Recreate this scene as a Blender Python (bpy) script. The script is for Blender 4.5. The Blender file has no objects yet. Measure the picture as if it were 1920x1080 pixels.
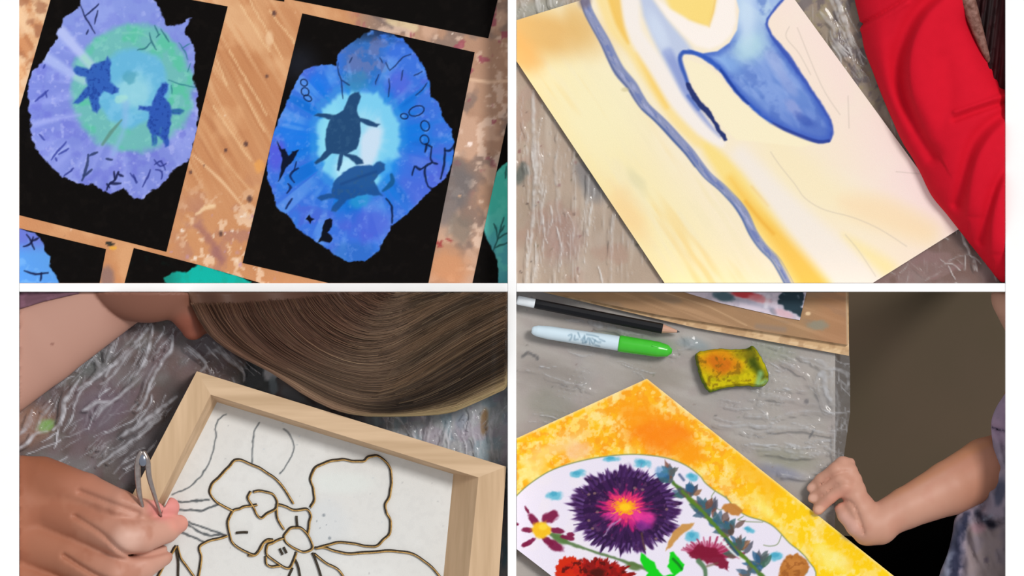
import bpy, bmesh, math, random
import numpy as np
from mathutils import Vector

random.seed(4)
S = 0.0006                      # one unit of plan measure in metres
scn = bpy.context.scene
COL = scn.collection

# ------------------------------------------------------------------ camera
cd = bpy.data.cameras.new('camera'); cam = bpy.data.objects.new('camera', cd); COL.objects.link(cam)
cd.type = 'ORTHO'; cd.ortho_scale = 1920 * S; cd.clip_end = 20
cam.location = (0, 0, 2.2); cam.rotation_euler = (0, 0, 0)
scn.camera = cam
# ------------------------------------------------------------------ light
w = bpy.data.worlds.new('daylight'); scn.world = w; w.use_nodes = True
w.node_tree.nodes['Background'].inputs[0].default_value = (0.97, 0.985, 1.0, 1)
w.node_tree.nodes['Background'].inputs[1].default_value = 0.52
sd = bpy.data.lights.new('sun', 'SUN'); sd.energy = 1.98; sd.angle = math.radians(14); sd.color = (1.0, 0.98, 0.95)
sun = bpy.data.objects.new('sun', sd); COL.objects.link(sun)
sun.rotation_euler = Vector((0.55, 0.40, 1.05)).to_track_quat('Z', 'Y').to_euler()
scn.view_settings.view_transform = 'Standard'; scn.view_settings.look = 'None'
scn.view_settings.exposure = 0.0; scn.view_settings.gamma = 1.0; scn.view_settings.use_curve_mapping = False

# ------------------------------------------------------------------ helpers: colour
def hx(s):
    s = s.lstrip('#'); return np.array([int(s[i:i+2], 16) / 255 for i in (0, 2, 4)])
def lin(c):
    c = np.clip(np.asarray(c, float), 0, 1)
    return np.where(c <= 0.04045, c / 12.92, ((c + 0.055) / 1.055) ** 2.4)
_tabs = {}
def vn(x, y, seed=0):
    if seed not in _tabs: _tabs[seed] = np.random.RandomState(seed + 77).rand(256, 256)
    t = _tabs[seed]; xi = np.floor(x).astype(int); yi = np.floor(y).astype(int)
    fx = x - xi; fy = y - yi; fx = fx * fx * (3 - 2 * fx); fy = fy * fy * (3 - 2 * fy)
    a = t[xi & 255, yi & 255]; b = t[(xi + 1) & 255, yi & 255]; c = t[xi & 255, (yi + 1) & 255]; d = t[(xi + 1) & 255, (yi + 1) & 255]
    return (a * (1 - fx) + b * fx) * (1 - fy) + (c * (1 - fx) + d * fx) * fy
def fbm(x, y, sc, seed=0, o=4):
    r = 0; a = 0.5; n = 0
    for k in range(o):
        r = r + a * vn(x / sc, y / sc, seed + k); n += a; a *= .5; sc *= .5
    return r / n
def st(X, Y, ang, la, lb, seed, o=3):            # noise stretched: la along the direction ang, lb across it
    c, s = math.cos(math.radians(ang)), math.sin(math.radians(ang))
    return fbm((X * c + Y * s) / la, (-X * s + Y * c) / lb, 1.0, seed, o)
def ss(a, b, x):
    t = np.clip((x - a) / (b - a), 0, 1); return t * t * (3 - 2 * t)
def smooth(p, n=6, closed=False):                 # Catmull-Rom
    p = [np.array(q, float) for q in p]; out = []; N = len(p)
    rng = range(N if closed else N - 1)
    for i in rng:
        g = (lambda k: p[k % N]) if closed else (lambda k: p[min(max(k, 0), N - 1)])
        a, b, c, d = g(i - 1), g(i), g(i + 1), g(i + 2)
        for k in range(n):
            t = k / n
            out.append(.5 * ((2 * b) + (c - a) * t + (2 * a - 5 * b + 4 * c - d) * t * t + (3 * b - a - 3 * c + d) * t ** 3))
    if not closed: out.append(p[-1])
    return np.array(out)

def poly_sd(X, Y, P):
    P = np.asarray(P, float); d = np.full(X.shape, 1e9); ins = np.zeros(X.shape, bool); n = len(P)
    for i in range(n):
        ax, ay = P[i]; bx, by = P[(i + 1) % n]; ex, ey = bx - ax, by - ay
        L = ex * ex + ey * ey + 1e-9
        t = np.clip(((X - ax) * ex + (Y - ay) * ey) / L, 0, 1)
        d = np.minimum(d, (X - ax - t * ex) ** 2 + (Y - ay - t * ey) ** 2)
        if ay != by:
            c = ((ay > Y) != (by > Y)) & (X < ex * (Y - ay) / (by - ay) + ax); ins ^= c
    d = np.sqrt(d); return np.where(ins, -d, d)
def line_d(X, Y, P, W):                            # distance to a polyline less its local half width
    P = np.asarray(P, float); W = np.broadcast_to(np.asarray(W, float), (len(P),)) if np.ndim(W) == 0 else np.interp(np.linspace(0, 1, len(P)), np.linspace(0, 1, len(W)), W)
    d = np.full(X.shape, 1e9)
    for i in range(len(P) - 1):
        ax, ay = P[i]; ex, ey = P[i + 1] - P[i]; L = ex * ex + ey * ey + 1e-9
        t = np.clip(((X - ax) * ex + (Y - ay) * ey) / L, 0, 1)
        d = np.minimum(d, np.hypot(X - ax - t * ex, Y - ay - t * ey) - (W[i] + (W[i + 1] - W[i]) * t) / 2)
    return d

class Paint:
    """colours points of a surface the way a brush would; coordinates in plan units"""
    def __init__(s, X, Y, base):
        s.X, s.Y = X, Y; s.C = np.tile(hx(base), (len(X), 1)); s.A = np.ones(len(X))
    def put(s, m, col, idx=None):
        c = hx(col) if isinstance(col, str) else col
        if idx is None: s.C += (c - s.C) * m[:, None]
        else: s.C[idx] += (c - s.C[idx]) * m[:, None]
    def box(s, P, r):
        P = np.asarray(P); lo = P.min(0) - r; hi = P.max(0) + r
        return np.nonzero((s.X > lo[0]) & (s.X < hi[0]) & (s.Y > lo[1]) & (s.Y < hi[1]))[0]
    def fill(s, P, col, soft=1.5, a=1, wob=0, ws=8, seed=5, sm=0):
        if sm: P = smooth(P, sm, True)
        i = s.box(P, soft * 2 + wob + 2)
        if not len(i): return
        X, Y = s.X[i], s.Y[i]
        if wob: X = X + (fbm(X, Y, ws, seed, 2) - .5) * wob * 2; Y = Y + (fbm(X, Y, ws, seed + 3, 2) - .5) * wob * 2
        s.put(ss(soft, -soft, poly_sd(X, Y, P)) * a, col, i)
    def line(s, P, w, col, soft=1.2, a=1, sm=0, wob=0):
        if sm: P = smooth(P, sm)
        i = s.box(P, soft * 2 + np.max(w) + wob)
        if not len(i): return
        X, Y = s.X[i], s.Y[i]
        if wob: X = X + (fbm(X, Y, 9, 31, 2) - .5) * wob * 2; Y = Y + (fbm(X, Y, 9, 34, 2) - .5) * wob * 2
        s.put(ss(soft, -soft, line_d(X, Y, P, w)) * a, col, i)
    def dot(s, x, y, rx, ry, col, soft=.4, a=1, ang=0, wob=0, seed=1):
        c, n = math.cos(math.radians(ang)), math.sin(math.radians(ang)); r = max(rx, ry) * (1.4 + wob)
        i = s.box([(x, y)], r * 1.3)
        if not len(i): return
        X, Y = s.X[i] - x, s.Y[i] - y; u = (X * c + Y * n) / rx; v = (-X * n + Y * c) / ry
        d = np.hypot(u, v)
        if wob: d = d + (fbm(s.X[i], s.Y[i], max(3, r * .35), seed, 3) - .5) * wob * 2
        s.put(ss(1 + soft / 2, 1 - soft / 2, d) * a, col, i)
    def splat(s, m, col): s.put(np.clip(m, 0, 1), col)

# ------------------------------------------------------------------ helpers: materials
_m = {}
def vmat(name, rough=.6, spec=.3, bump=0, bscale=900, sheen=0, coat=0):
    if name in _m: return _m[name]
    m = bpy.data.materials.new(name); m.use_nodes = True; nt = m.node_tree; b = nt.nodes['Principled BSDF']
    a = nt.nodes.new('ShaderNodeVertexColor'); a.layer_name = 'Col'
    nt.links.new(a.outputs['Color'], b.inputs['Base Color'])
    b.inputs['Roughness'].default_value = rough; b.inputs['Specular IOR Level'].default_value = spec
    if sheen: b.inputs['Sheen Weight'].default_value = sheen
    if coat: b.inputs['Coat Weight'].default_value = coat; b.inputs['Coat Roughness'].default_value = .15
    if bump:
        t = nt.nodes.new('ShaderNodeTexCoord'); n = nt.nodes.new('ShaderNodeTexNoise'); n.inputs['Scale'].default_value = bscale
        u = nt.nodes.new('ShaderNodeBump'); u.inputs['Strength'].default_value = bump; u.inputs['Distance'].default_value = .001
        nt.links.new(t.outputs['Object'], n.inputs['Vector']); nt.links.new(n.outputs['Fac'], u.inputs['Height']); nt.links.new(u.outputs['Normal'], b.inputs['Normal'])
    _m[name] = m; return m
def flat(name, col, rough=.5, spec=.4, metal=0, var=.06, scale=60, stretch=(1, 1, 1), bump=.1, rot=0):
    if name in _m: return _m[name]
    m = bpy.data.materials.new(name); m.use_nodes = True; nt = m.node_tree; b = nt.nodes['Principled BSDF']
    t = nt.nodes.new('ShaderNodeTexCoord'); mp = nt.nodes.new('ShaderNodeMapping'); n = nt.nodes.new('ShaderNodeTexNoise'); r = nt.nodes.new('ShaderNodeValToRGB')
    mp.inputs['Scale'].default_value = stretch; mp.inputs['Rotation'].default_value = (0, 0, math.radians(rot)); n.inputs['Scale'].default_value = scale; n.inputs['Detail'].default_value = 5
    c = hx(col); r.color_ramp.elements[0].position = .3; r.color_ramp.elements[1].position = .7
    r.color_ramp.elements[0].color = (*lin(c - var), 1); r.color_ramp.elements[1].color = (*lin(c + var), 1)
    nt.links.new(t.outputs['Object'], mp.inputs['Vector']); nt.links.new(mp.outputs['Vector'], n.inputs['Vector']); nt.links.new(n.outputs['Fac'], r.inputs['Fac']); nt.links.new(r.outputs['Color'], b.inputs['Base Color'])
    if bump:
        u = nt.nodes.new('ShaderNodeBump'); u.inputs['Strength'].default_value = bump; u.inputs['Distance'].default_value = .0005
        nt.links.new(n.outputs['Fac'], u.inputs['Height']); nt.links.new(u.outputs['Normal'], b.inputs['Normal'])
    b.inputs['Roughness'].default_value = rough; b.inputs['Specular IOR Level'].default_value = spec; b.inputs['Metallic'].default_value = metal
    _m[name] = m; return m
def plastic_mat():
    if 'clear plastic film' in _m: return _m['clear plastic film']
    m = bpy.data.materials.new('clear plastic film'); m.use_nodes = True; nt = m.node_tree; N = nt.nodes; N.remove(N['Principled BSDF']); out = N['Material Output']
    a = N.new('ShaderNodeVertexColor'); a.layer_name = 'Col'
    tr = N.new('ShaderNodeBsdfTransparent'); gl = N.new('ShaderNodeBsdfGlossy'); gl.inputs['Roughness'].default_value = .12
    df = N.new('ShaderNodeBsdfDiffuse'); tl = N.new('ShaderNodeBsdfTranslucent'); ad = N.new('ShaderNodeMixShader'); ad.inputs[0].default_value = .35
    lw = N.new('ShaderNodeLayerWeight'); lw.inputs['Blend'].default_value = .25
    m1 = N.new('ShaderNodeMixShader'); m2 = N.new('ShaderNodeMixShader'); L = nt.links.new
    L(a.outputs['Color'], df.inputs['Color']); L(a.outputs['Color'], tl.inputs['Color']); L(df.outputs[0], ad.inputs[1]); L(tl.outputs[0], ad.inputs[2])
    L(lw.outputs['Fresnel'], m1.inputs[0]); L(tr.outputs[0], m1.inputs[1]); L(gl.outputs[0], m1.inputs[2])
    L(a.outputs['Alpha'], m2.inputs[0]); L(m1.outputs[0], m2.inputs[1]); L(ad.outputs[0], m2.inputs[2]); L(m2.outputs[0], out.inputs['Surface'])
    _m['clear plastic film'] = m; return m

# ------------------------------------------------------------------ helpers: objects
def thing(name, label, cat, at, group=None):
    o = bpy.data.objects.new(name, None); COL.objects.link(o); o.empty_display_size = .02
    o.location = ((at[0] - 960) * S, (540 - at[1]) * S, (at[2] if len(at) > 2 else 0) * S)
    o['label'] = label; o['category'] = cat
    if group: o['group'] = group
    return o
def tag(o, label=None, cat=None, group=None, kind=None):
    for k, v in (('label', label), ('category', cat), ('group', group), ('kind', kind)):
        if v: o[k] = v
    return o
def mesh(name, V, F, mat, parent=None, col=None, alpha=None, shade=False, closed=True, label=None):
    """V in plan units (x right, y down, z up); F a quad array or a list of faces"""
    V = np.asarray(V, float); Wd = np.stack([(V[:, 0] - 960) * S, (540 - V[:, 1]) * S, V[:, 2] * S], 1)
    org = np.array([(Wd[:, 0].min() + Wd[:, 0].max()) / 2, (Wd[:, 1].min() + Wd[:, 1].max()) / 2, Wd[:, 2].min()])
    L = Wd - org
    F = [tuple(int(i) for i in f) for f in F] if not isinstance(F, np.ndarray) else F
    if closed:                                      # outward winding from the signed volume
        vol = 0
        if isinstance(F, np.ndarray):
            a, b, c = L[F[:, 0]], L[F[:, 1]], L[F[:, 2]]; vol += np.einsum('ij,ij->i', a, np.cross(b, c)).sum()
            if F.shape[1] == 4: d = L[F[:, 3]]; vol += np.einsum('ij,ij->i', a, np.cross(c, d)).sum()
            if vol < 0: F = F[:, ::-1]
        else:
            T = np.array([(f[0], f[k], f[k + 1]) for f in F for k in range(1, len(f) - 1)]); vol = np.einsum('ij,ij->i', L[T[:, 0]], np.cross(L[T[:, 1]], L[T[:, 2]])).sum()
            if vol < 0: F = [f[::-1] for f in F]
    me = bpy.data.meshes.new(name); me.from_pydata(L.tolist(), [], F.tolist() if isinstance(F, np.ndarray) else F); me.update()
    if col is not None:
        C = np.ones((len(V), 4), np.float32); C[:, :3] = lin(col)
        if alpha is not None: C[:, 3] = np.clip(alpha, 0, 1)
        at = me.color_attributes.new('Col', 'FLOAT_COLOR', 'POINT'); at.data.foreach_set('color', C.ravel())
    if shade: me.polygons.foreach_set('use_smooth', [True] * len(me.polygons))
    me.materials.append(mat)
    o = bpy.data.objects.new(name, me); COL.objects.link(o)
    if parent is not None: o.parent = parent; o.location = Vector(org.tolist()) - world(parent)
    else: o.location = org.tolist()
    if label: o['label'] = label
    return o
def world(o):
    v = Vector(o.location)
    while o.parent is not None: o = o.parent; v = v + Vector(o.location)
    return v
def one(c, n): return np.tile(hx(c) if isinstance(c, str) else c, (n, 1))

def slab(poly, step, z, th, height=None):
    """a sheet with a convex outline, gridded at `step`, its rim turned down by `th`; returns V, F"""
    P = np.asarray(poly, float)
    x0, y0 = P.min(0); x1, y1 = P.max(0); nx = max(1, int((x1 - x0) / step)); ny = max(1, int((y1 - y0) / step))
    gx = np.linspace(x0, x1, nx + 1); gy = np.linspace(y0, y1, ny + 1); X, Y = np.meshgrid(gx, gy, indexing='ij')
    area = sum(P[i][0] * P[(i + 1) % len(P)][1] - P[(i + 1) % len(P)][0] * P[i][1] for i in range(len(P)))
    if area < 0: P = P[::-1]
    V = np.stack([X.ravel(), Y.ravel(), np.zeros(X.size)], 1)
    idx = np.arange(X.size).reshape(X.shape); F = np.stack([idx[:-1, :-1], idx[1:, :-1], idx[1:, 1:], idx[:-1, 1:]], -1).reshape(-1, 4)
    # drop cells wholly outside before cutting
    cx = (V[F].mean(1))[:, :2]; keep = poly_sd(cx[:, 0], cx[:, 1], P) < step * 1.5; F = F[keep]
    used = np.unique(F); mp = -np.ones(len(V), int); mp[used] = np.arange(len(used)); V = V[used]; F = mp[F]
    axis = all(abs(P[i][0] - P[(i + 1) % len(P)][0]) < 1e-6 or abs(P[i][1] - P[(i + 1) % len(P)][1]) < 1e-6 for i in range(len(P)))
    bm = bmesh.new()
    vs = [bm.verts.new(v) for v in V.tolist()]
    for f in F.tolist(): bm.faces.new([vs[i] for i in f])
    if not (axis and len(P) == 4):
        for i in range(len(P)):
            a, b = P[i], P[(i + 1) % len(P)]; n = Vector((b[1] - a[1], a[0] - b[0], 0))
            bmesh.ops.bisect_plane(bm, geom=bm.verts[:] + bm.edges[:] + bm.faces[:], dist=.001, plane_co=(a[0], a[1], 0), plane_no=n, clear_outer=True)
    be = [e for e in bm.edges if len(e.link_faces) == 1]
    if th:
        r = bmesh.ops.extrude_edge_only(bm, edges=be)['geom']
        nv = [g for g in r if isinstance(g, bmesh.types.BMVert)]
        for v in nv: v.co.z = -th
        ne = [g for g in r if isinstance(g, bmesh.types.BMEdge) and g.verts[0].co.z < -th / 2 and g.verts[1].co.z < -th / 2]
        try: bmesh.ops.edgeloop_fill(bm, edges=ne)
        except Exception: pass
    bmesh.ops.recalc_face_normals(bm, faces=bm.faces)
    bm.verts.index_update()
    V = np.array([v.co[:] for v in bm.verts]); F = [[v.index for v in f.verts] for f in bm.faces]; bm.free()
    top = V[:, 2] > -1e-6
    if height is not None: V[top, 2] += height(V[top, 0], V[top, 1])
    V[:, 2] += z
    return V, F, top
def painted(name, poly, step, z, th, mat, paint, parent=None, height=None, side=None):
    V, F, top = slab(poly, step, z, th, height)
    p = Paint(V[:, 0], V[:, 1], '#808080'); paint(p)
    if side: p.C[~top] = hx(side)
    return mesh(name, V, F, mat, parent, col=p.C)

def box(name, x0, x1, y0, y1, z0, z1, mat, parent=None, bev=0):
    bm = bmesh.new(); bmesh.ops.create_cube(bm, size=1)
    for v in bm.verts: v.co = Vector(((x0 + x1) / 2 + v.co.x * (x1 - x0), (y0 + y1) / 2 + v.co.y * (y1 - y0), (z0 + z1) / 2 + v.co.z * (z1 - z0)))
    if bev: bmesh.ops.bevel(bm, geom=bm.edges[:], offset=bev, segments=2, affect='EDGES')
    bm.verts.index_update(); V = [v.co[:] for v in bm.verts]; F = [[v.index for v in f.verts] for f in bm.faces]; bm.free()
    return mesh(name, V, F, mat, parent)
def tube_geo(P, R, sides=6):
    P = np.asarray(P, float); n = len(P); R = np.broadcast_to(np.asarray(R, float), (n,)) if np.ndim(R) == 0 else np.interp(np.linspace(0, 1, n), np.linspace(0, 1, len(R)), R)
    T = np.gradient(P, axis=0); T /= np.linalg.norm(T, axis=1)[:, None] + 1e-9
    up = np.array([0, 0, 1.]) if abs(T[:, 2]).mean() < .8 else np.array([1., 0, 0])
    A = np.cross(T, up); A /= np.linalg.norm(A, axis=1)[:, None] + 1e-9; B = np.cross(A, T)
    th = np.arange(sides) / sides * 2 * math.pi
    V = P[:, None] + R[:, None, None] * (A[:, None] * np.cos(th)[None, :, None] + B[:, None] * np.sin(th)[None, :, None])
    V = V.reshape(-1, 3); i = np.arange(n - 1)[:, None] * sides; j = np.arange(sides)[None]; k = (j + 1) % sides
    F = np.stack([i + j, i + k, i + sides + k, i + sides + j], -1).reshape(-1, 4).tolist()
    F.append(list(range(sides))[::-1]); F.append(list(range((n - 1) * sides, n * sides)))
    return V, F
def join(gs):
    V = []; F = []; o = 0
    for v, f in gs: V.append(v); F += [[i + o for i in q] for q in f]; o += len(v)
    return np.concatenate(V), F

# signed distance shapes for bodies, meshed by surface nets
def cone(a, b, ra, rb):
    a = np.array(a, float); b = np.array(b, float)
    def f(X, Y, Z):
        e = b - a; L = e @ e + 1e-9; t = np.clip(((X - a[0]) * e[0] + (Y - a[1]) * e[1] + (Z - a[2]) * e[2]) / L, 0, 1)
        return np.sqrt((X - a[0] - t * e[0]) ** 2 + (Y - a[1] - t * e[1]) ** 2 + (Z - a[2] - t * e[2]) ** 2) - (ra + (rb - ra) * t)
    return f
def chain(pts):                                    # pts: (x, y, z, r)
    fs = [cone(p[:3], q[:3], p[3], q[3]) for p, q in zip(pts[:-1], pts[1:])]
    def f(X, Y, Z):
        r = fs[0](X, Y, Z)
        for g in fs[1:]: r = smin(r, g(X, Y, Z), 5)
        return r
    return f
def ell(c, r, ang=0):
    co, si = math.cos(math.radians(ang)), math.sin(math.radians(ang))
    def f(X, Y, Z):
        x = X - c[0]; y = Y - c[1]; u = (x * co + y * si) / r[0]; v = (-x * si + y * co) / r[1]; w_ = (Z - c[2]) / r[2]
        return (np.sqrt(u * u + v * v + w_ * w_) - 1) * min(r)
    return f
def smin(a, b, k):
    h = np.clip(.5 + .5 * (b - a) / k, 0, 1); return b + (a - b) * h - k * h * (1 - h)
def nets(f, lo, hi, h):
    ax = [np.arange(lo[i] - 2 * h, hi[i] + 2.5 * h, h) for i in range(3)]
    X, Y, Z = np.meshgrid(*ax, indexing='ij', sparse=True)
    D = f(X, Y, Z) + 0 * (X + Y + Z)
    D = np.maximum(D, np.maximum(np.maximum(np.maximum(lo[0] - X, X - hi[0]), np.maximum(lo[1] - Y, Y - hi[1])), np.maximum(lo[2] - Z, Z - hi[2])))
    ins = D < 0; n = np.array(D.shape) - 1
    acc = np.zeros((*n, 3)); cnt = np.zeros(n)
    for a in range(3):
        s0 = [slice(None)] * 3; s1 = [slice(None)] * 3; s0[a] = slice(0, -1); s1[a] = slice(1, None)
        d0, d1 = D[tuple(s0)], D[tuple(s1)]; cr = (d0 < 0) != (d1 < 0); t = np.where(cr, d0 / (d0 - d1 + 1e-20), 0)
        o = [b for b in range(3) if b != a]
        for i in (0, 1):
            for j in (0, 1):
                sl = [None] * 3; sl[a] = slice(0, n[a]); sl[o[0]] = slice(i, i + n[o[0]]); sl[o[1]] = slice(j, j + n[o[1]])
                c = cr[tuple(sl)]; cnt += c; acc[..., a] += np.where(c, t[tuple(sl)], 0); acc[..., o[0]] += c * i; acc[..., o[1]] += c * j
    m = cnt > 0; idx = -np.ones(n, int); idx[m] = np.arange(m.sum())
    base = np.stack(np.nonzero(m), 1); V = (base + acc[m] / cnt[m][:, None]) * h + np.array([a_[0] for a_ in ax])
    F = []
    for a in range(3):
        b, c = (a + 1) % 3, (a + 2) % 3
        s0 = [slice(1, -1)] * 3; s1 = [slice(1, -1)] * 3; s0[a] = slice(0, -1); s1[a] = slice(1, None)
        i0, i1 = ins[tuple(s0)], ins[tuple(s1)]; e = np.stack(np.nonzero(i0 != i1), 1); sg = i0[i0 != i1]
        g = e.copy(); g[:, b] += 1; g[:, c] += 1
        def at(db, dc):
            q = g.copy(); q[:, b] -= db; q[:, c] -= dc; return idx[q[:, 0], q[:, 1], q[:, 2]]
        Q = np.stack([at(1, 1), at(0, 1), at(0, 0), at(1, 0)], 1); Q[~sg] = Q[~sg][:, ::-1]; F.append(Q)
    return V, np.concatenate(F)
def body(name, f, lo, hi, h, mat, paint, parent=None):
    V, F = nets(f, lo, hi, h)
    p = Paint(V[:, 0], V[:, 1], '#808080'); p.Z = V[:, 2]; paint(p)
    return mesh(name, V, F, mat, parent, col=p.C, shade=True)

# ================================================================== THE SETTING
white = flat('white painted wood', '#fdfdfd', .6, .1, var=.004, bump=0)
def divider(n, *a):
    o = box('divider_%d' % n, *a, white, bev=.6); o['kind'] = 'structure'; return o  # added white dividers stand in for the blank borders between the four scenes
divider(1, -14, 36, -60, 1500, .2, 84)
divider(2, 952, 968, -60, 1500, .2, 84)
divider(3, 1885, 1934, -60, 1500, .2, 84)
divider(4, 36.4, 951.6, 531, 547, .2, 84)
divider(5, 968.4, 1884.6, 531, 547, .2, 84)
FZ = -1180
def floor_paint(p):
    p.C[:] = hx('#57493a'); p.splat(fbm(p.X, p.Y, 70, 3) * .9 - .2, '#504634'); p.splat(ss(.5, .8, fbm(p.X, p.Y, 200, 8)) * .5, '#5c4c3c')
fl = painted('floor', [(-900, -900), (2900, -900), (2900, 2300), (-900, 2300)], 20, FZ, 30, vmat('floor', .7, .2), floor_paint)
fl['kind'] = 'structure'

metal_leg = flat('grey table leg metal', '#6c6c6c', .4, .5, metal=.6, var=.02)
def worktable(label, x0, x1, y0, y1, mat, paint, legs):
    t = thing('worktable', label, 'table', ((x0 + x1) / 2, (y0 + y1) / 2, FZ))
    o = painted('table_top', [(x0, y0), (x1, y0), (x1, y1), (x0, y1)], 3, 0, 32, mat, paint, t, side='#8a6a4a')
    for lx, ly in legs: box('leg', lx - 18, lx + 18, ly - 18, ly + 18, FZ + .5, -32.5, metal_leg, t, bev=3)
    return t
# ================================================================== BOOTH ONE: sea turtle paintings drying on a stained wooden table
wood = vmat('paint stained table wood', .55, .3, .25, 500)
def specks(p, n, seed, cols, rng, r=(1, 3)):
    q = random.Random(seed)
    for _ in range(n):
        p.dot(q.uniform(rng[0], rng[1]), q.uniform(rng[2], rng[3]), q.uniform(*r), q.uniform(*r), q.choice(cols), .6, q.uniform(.4, .95), q.uniform(0, 90), .3, q.randint(1, 40))
def table1(p):
    X, Y = p.X, p.Y
    p.C[:] = hx('#cd8f60')
    p.splat(fbm(X, Y, 120, 2) * 1.5 - .5, '#c28050'); p.splat(ss(.5, .75, fbm(X, Y, 60, 6)) * .7, '#dfa878')
    g = st(X, Y, 60, 220, 7, 3, 2); z = ss(700, 300, X) * ss(430, 250, Y)
    p.splat(ss(.56, .66, g) * .5 * z, '#eec79a'); p.splat(ss(.44, .34, g) * .4 * z, '#a9683f')
    g2 = st(X, Y, 62, 300, 11, 13); p.splat(ss(.56, .64, g2) * .35 * z, '#e8b684')
    # lower part: rubbed paint, mauve and cream
    lo = ss(300, 430, Y) * ss(300, 380, X) * ss(640, 560, X)
    p.splat(ss(.48, .62, fbm(X, Y, 34, 21)) * .55 * lo, '#a8736a'); p.splat(ss(.6, .68, fbm(X, Y, 18, 25)) * .8 * lo, '#ecc8a8')
    # far left strip: cream and rust patches
    le = ss(130, 80, X) * ss(260, 190, Y)
    p.splat(ss(.42, .6, fbm(X, Y, 28, 41)) * .8 * le, '#e8c6a0'); p.splat(ss(.55, .7, fbm(X, Y, 20, 44)) * .7 * le, '#a06848')
    # right and top strip: grey, mauve stains
    ri = np.maximum(ss(780, 850, X + Y * .2), ss(640, 720, X) * ss(140, 100, Y))
    p.splat(.75 * ri, '#b08c78'); p.splat(ss(.45, .62, fbm(X, Y, 46, 51)) * .8 * ri, '#8a7368'); p.splat(ss(.52, .68, fbm(X, Y, 40, 55)) * .8 * ri, '#d5ab90')
    p.splat(ss(.6, .7, fbm(X, Y, 18, 58)) * .7 * ri, '#eccbb4'); p.splat(ss(.66, .72, fbm(X, Y, 22, 61)) * .8 * ri * ss(420, 200, Y), '#a04858')
    p.dot(850, 355, 34, 60, '#6e6a6c', .8, .75, 10, .4, 3); p.dot(862, 430, 24, 26, '#82766a', .8, .7, 0, .4, 4)
    p.dot(840, 500, 40, 34, '#d49468', .9, .9, 0, .3, 8)
    p.line([(880, 149), (915, 154), (955, 152)], 6, '#e8c0a0', 2, .8); p.line([(822, 395), (812, 430), (806, 460)], 8, '#f0cdb0', 3, .9)
    p.line([(730, 40), (760, 45), (778, 52)], 14, '#dcc498', 4, .8); p.line([(700, 28), (735, 52)], 6, '#6a5a58', 3, .6)
    for q in ([(805, 445), (812, 453), (820, 457)], [(820, 453), (828, 462)], [(828, 452), (822, 463)], [(838, 448), (846, 452)]): p.line(q, 4, '#a03030', 2, .8)
    p.line([(362, 290), (400, 325), (425, 350), (470, 405)], [2, 6, 3], '#ecc296', 2, .85, 4); p.line([(415, 290), (445, 330), (468, 355)], 3, '#e6b888', 2, .7)
    for a in ((452, 10, 505, 98), (468, 0, 530, 110), (505, 20, 560, 90), (385, 60, 425, 160), (400, 200, 470, 300), (430, 95, 500, 215), (450, 160, 495, 245)):
        p.line([a[:2], a[2:]], 3, '#f0c898', 2, .75, wob=2)
    p.line([(368, 402), (385, 390), (402, 388)], [3, 9, 6], '#f2d0a4', 2, .8, 4, 3); p.dot(505, 72, 7, 14, '#ecc49a', .8, .8)
    p.dot(486, 312, 9, 12, '#e8a050', .7, .8, 0, .3)
    for x, y, r in ((514, 25, 4), (500, 143, 3), (461, 270, 4), (468, 373, 5), (423, 282, 3), (414, 438, 4), (358, 323, 3)): p.dot(x, y, r, r * 1.3, '#5a3830', .7, .9)
    p.dot(206, 457, 8, 4, '#2a2418', .4, 1, 10, .3); p.dot(212, 465, 7, 4, '#e8a838', .5, .9)
    p.dot(200, 520, 14, 22, '#7c6468', .8, .7, 0, .3)
    p.line([(372, 425), (398, 455), (415, 490)], 14, '#8a5560', 6, .5, 4, 4)
    specks(p, 60, 3, ['#f0d8c0', '#f4e0d0', '#6a4a40', '#e4b48c'], (38, 950, 0, 530), (.8, 2.6)); specks(p, 60, 5, ['#f4e4d4', '#f0d8c0', '#c090a0'], (320, 530, 400, 530), (1, 4)); p.dot(881, 270, 5, 4.5, '#ffe8dc', .5, 1)
worktable('wooden table with warm orange grain and scratches under the turtle paintings', -14, 959.4, -60, 538.4, wood, table1, [(60, 20), (880, 20), (60, 470), (880, 470)])

paper = vmat('painted black paper', .8, .06, .12, 700)
BLK = '#0c0908'
def rays(p, cx, cy, n, seed):                      # brushed rays of a radial wash
    th = np.arctan2(p.Y - cy, p.X - cx); return vn((th + 4) * n, np.hypot(p.X - cx, p.Y - cy) / 120, seed) * .6 + vn((th + 4) * n * 2.7, np.hypot(p.X - cx, p.Y - cy) / 60, seed + 2) * .4
def blacks(p, s=0): p.C[:] = hx(BLK); p.splat(ss(.5, .8, fbm(p.X, p.Y, 14, 3 + s)) * .35, '#1a1512')
A_out = [(155, -20), (151, 0), (148, 18), (134, 24), (122, 31), (116, 47), (108, 62), (104, 80), (93, 90), (85, 108), (72, 122), (62, 135), (56, 150), (53, 175), (54, 200), (58, 230), (60, 260), (66, 275), (82, 296), (98, 316), (109, 325), (128, 336), (146, 341), (161, 347), (176, 344), (193, 359), (216, 362), (234, 351), (242, 362), (250, 370), (266, 373), (281, 359), (299, 351), (310, 338), (330, 316), (357, 297), (366, 260), (373, 216), (368, 190), (370, 170), (362, 146), (365, 109), (362, 81), (346, 60), (350, 48), (359, 33), (341, 44), (328, 49), (312, 47), (303, 31), (299, 12), (292, 0), (290, -20)]
TURT_A = [(202, 104), (208, 117), (207, 138), (206, 153), (222, 166), (221, 174), (211, 177), (196, 171), (185, 182), (187, 203), (182, 213), (174, 208), (168, 190), (166, 182), (146, 195), (138, 193), (148, 180), (164, 161), (161, 146), (146, 142), (137, 133), (142, 124), (156, 127), (167, 130), (175, 120), (190, 115), (198, 112)]
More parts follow.
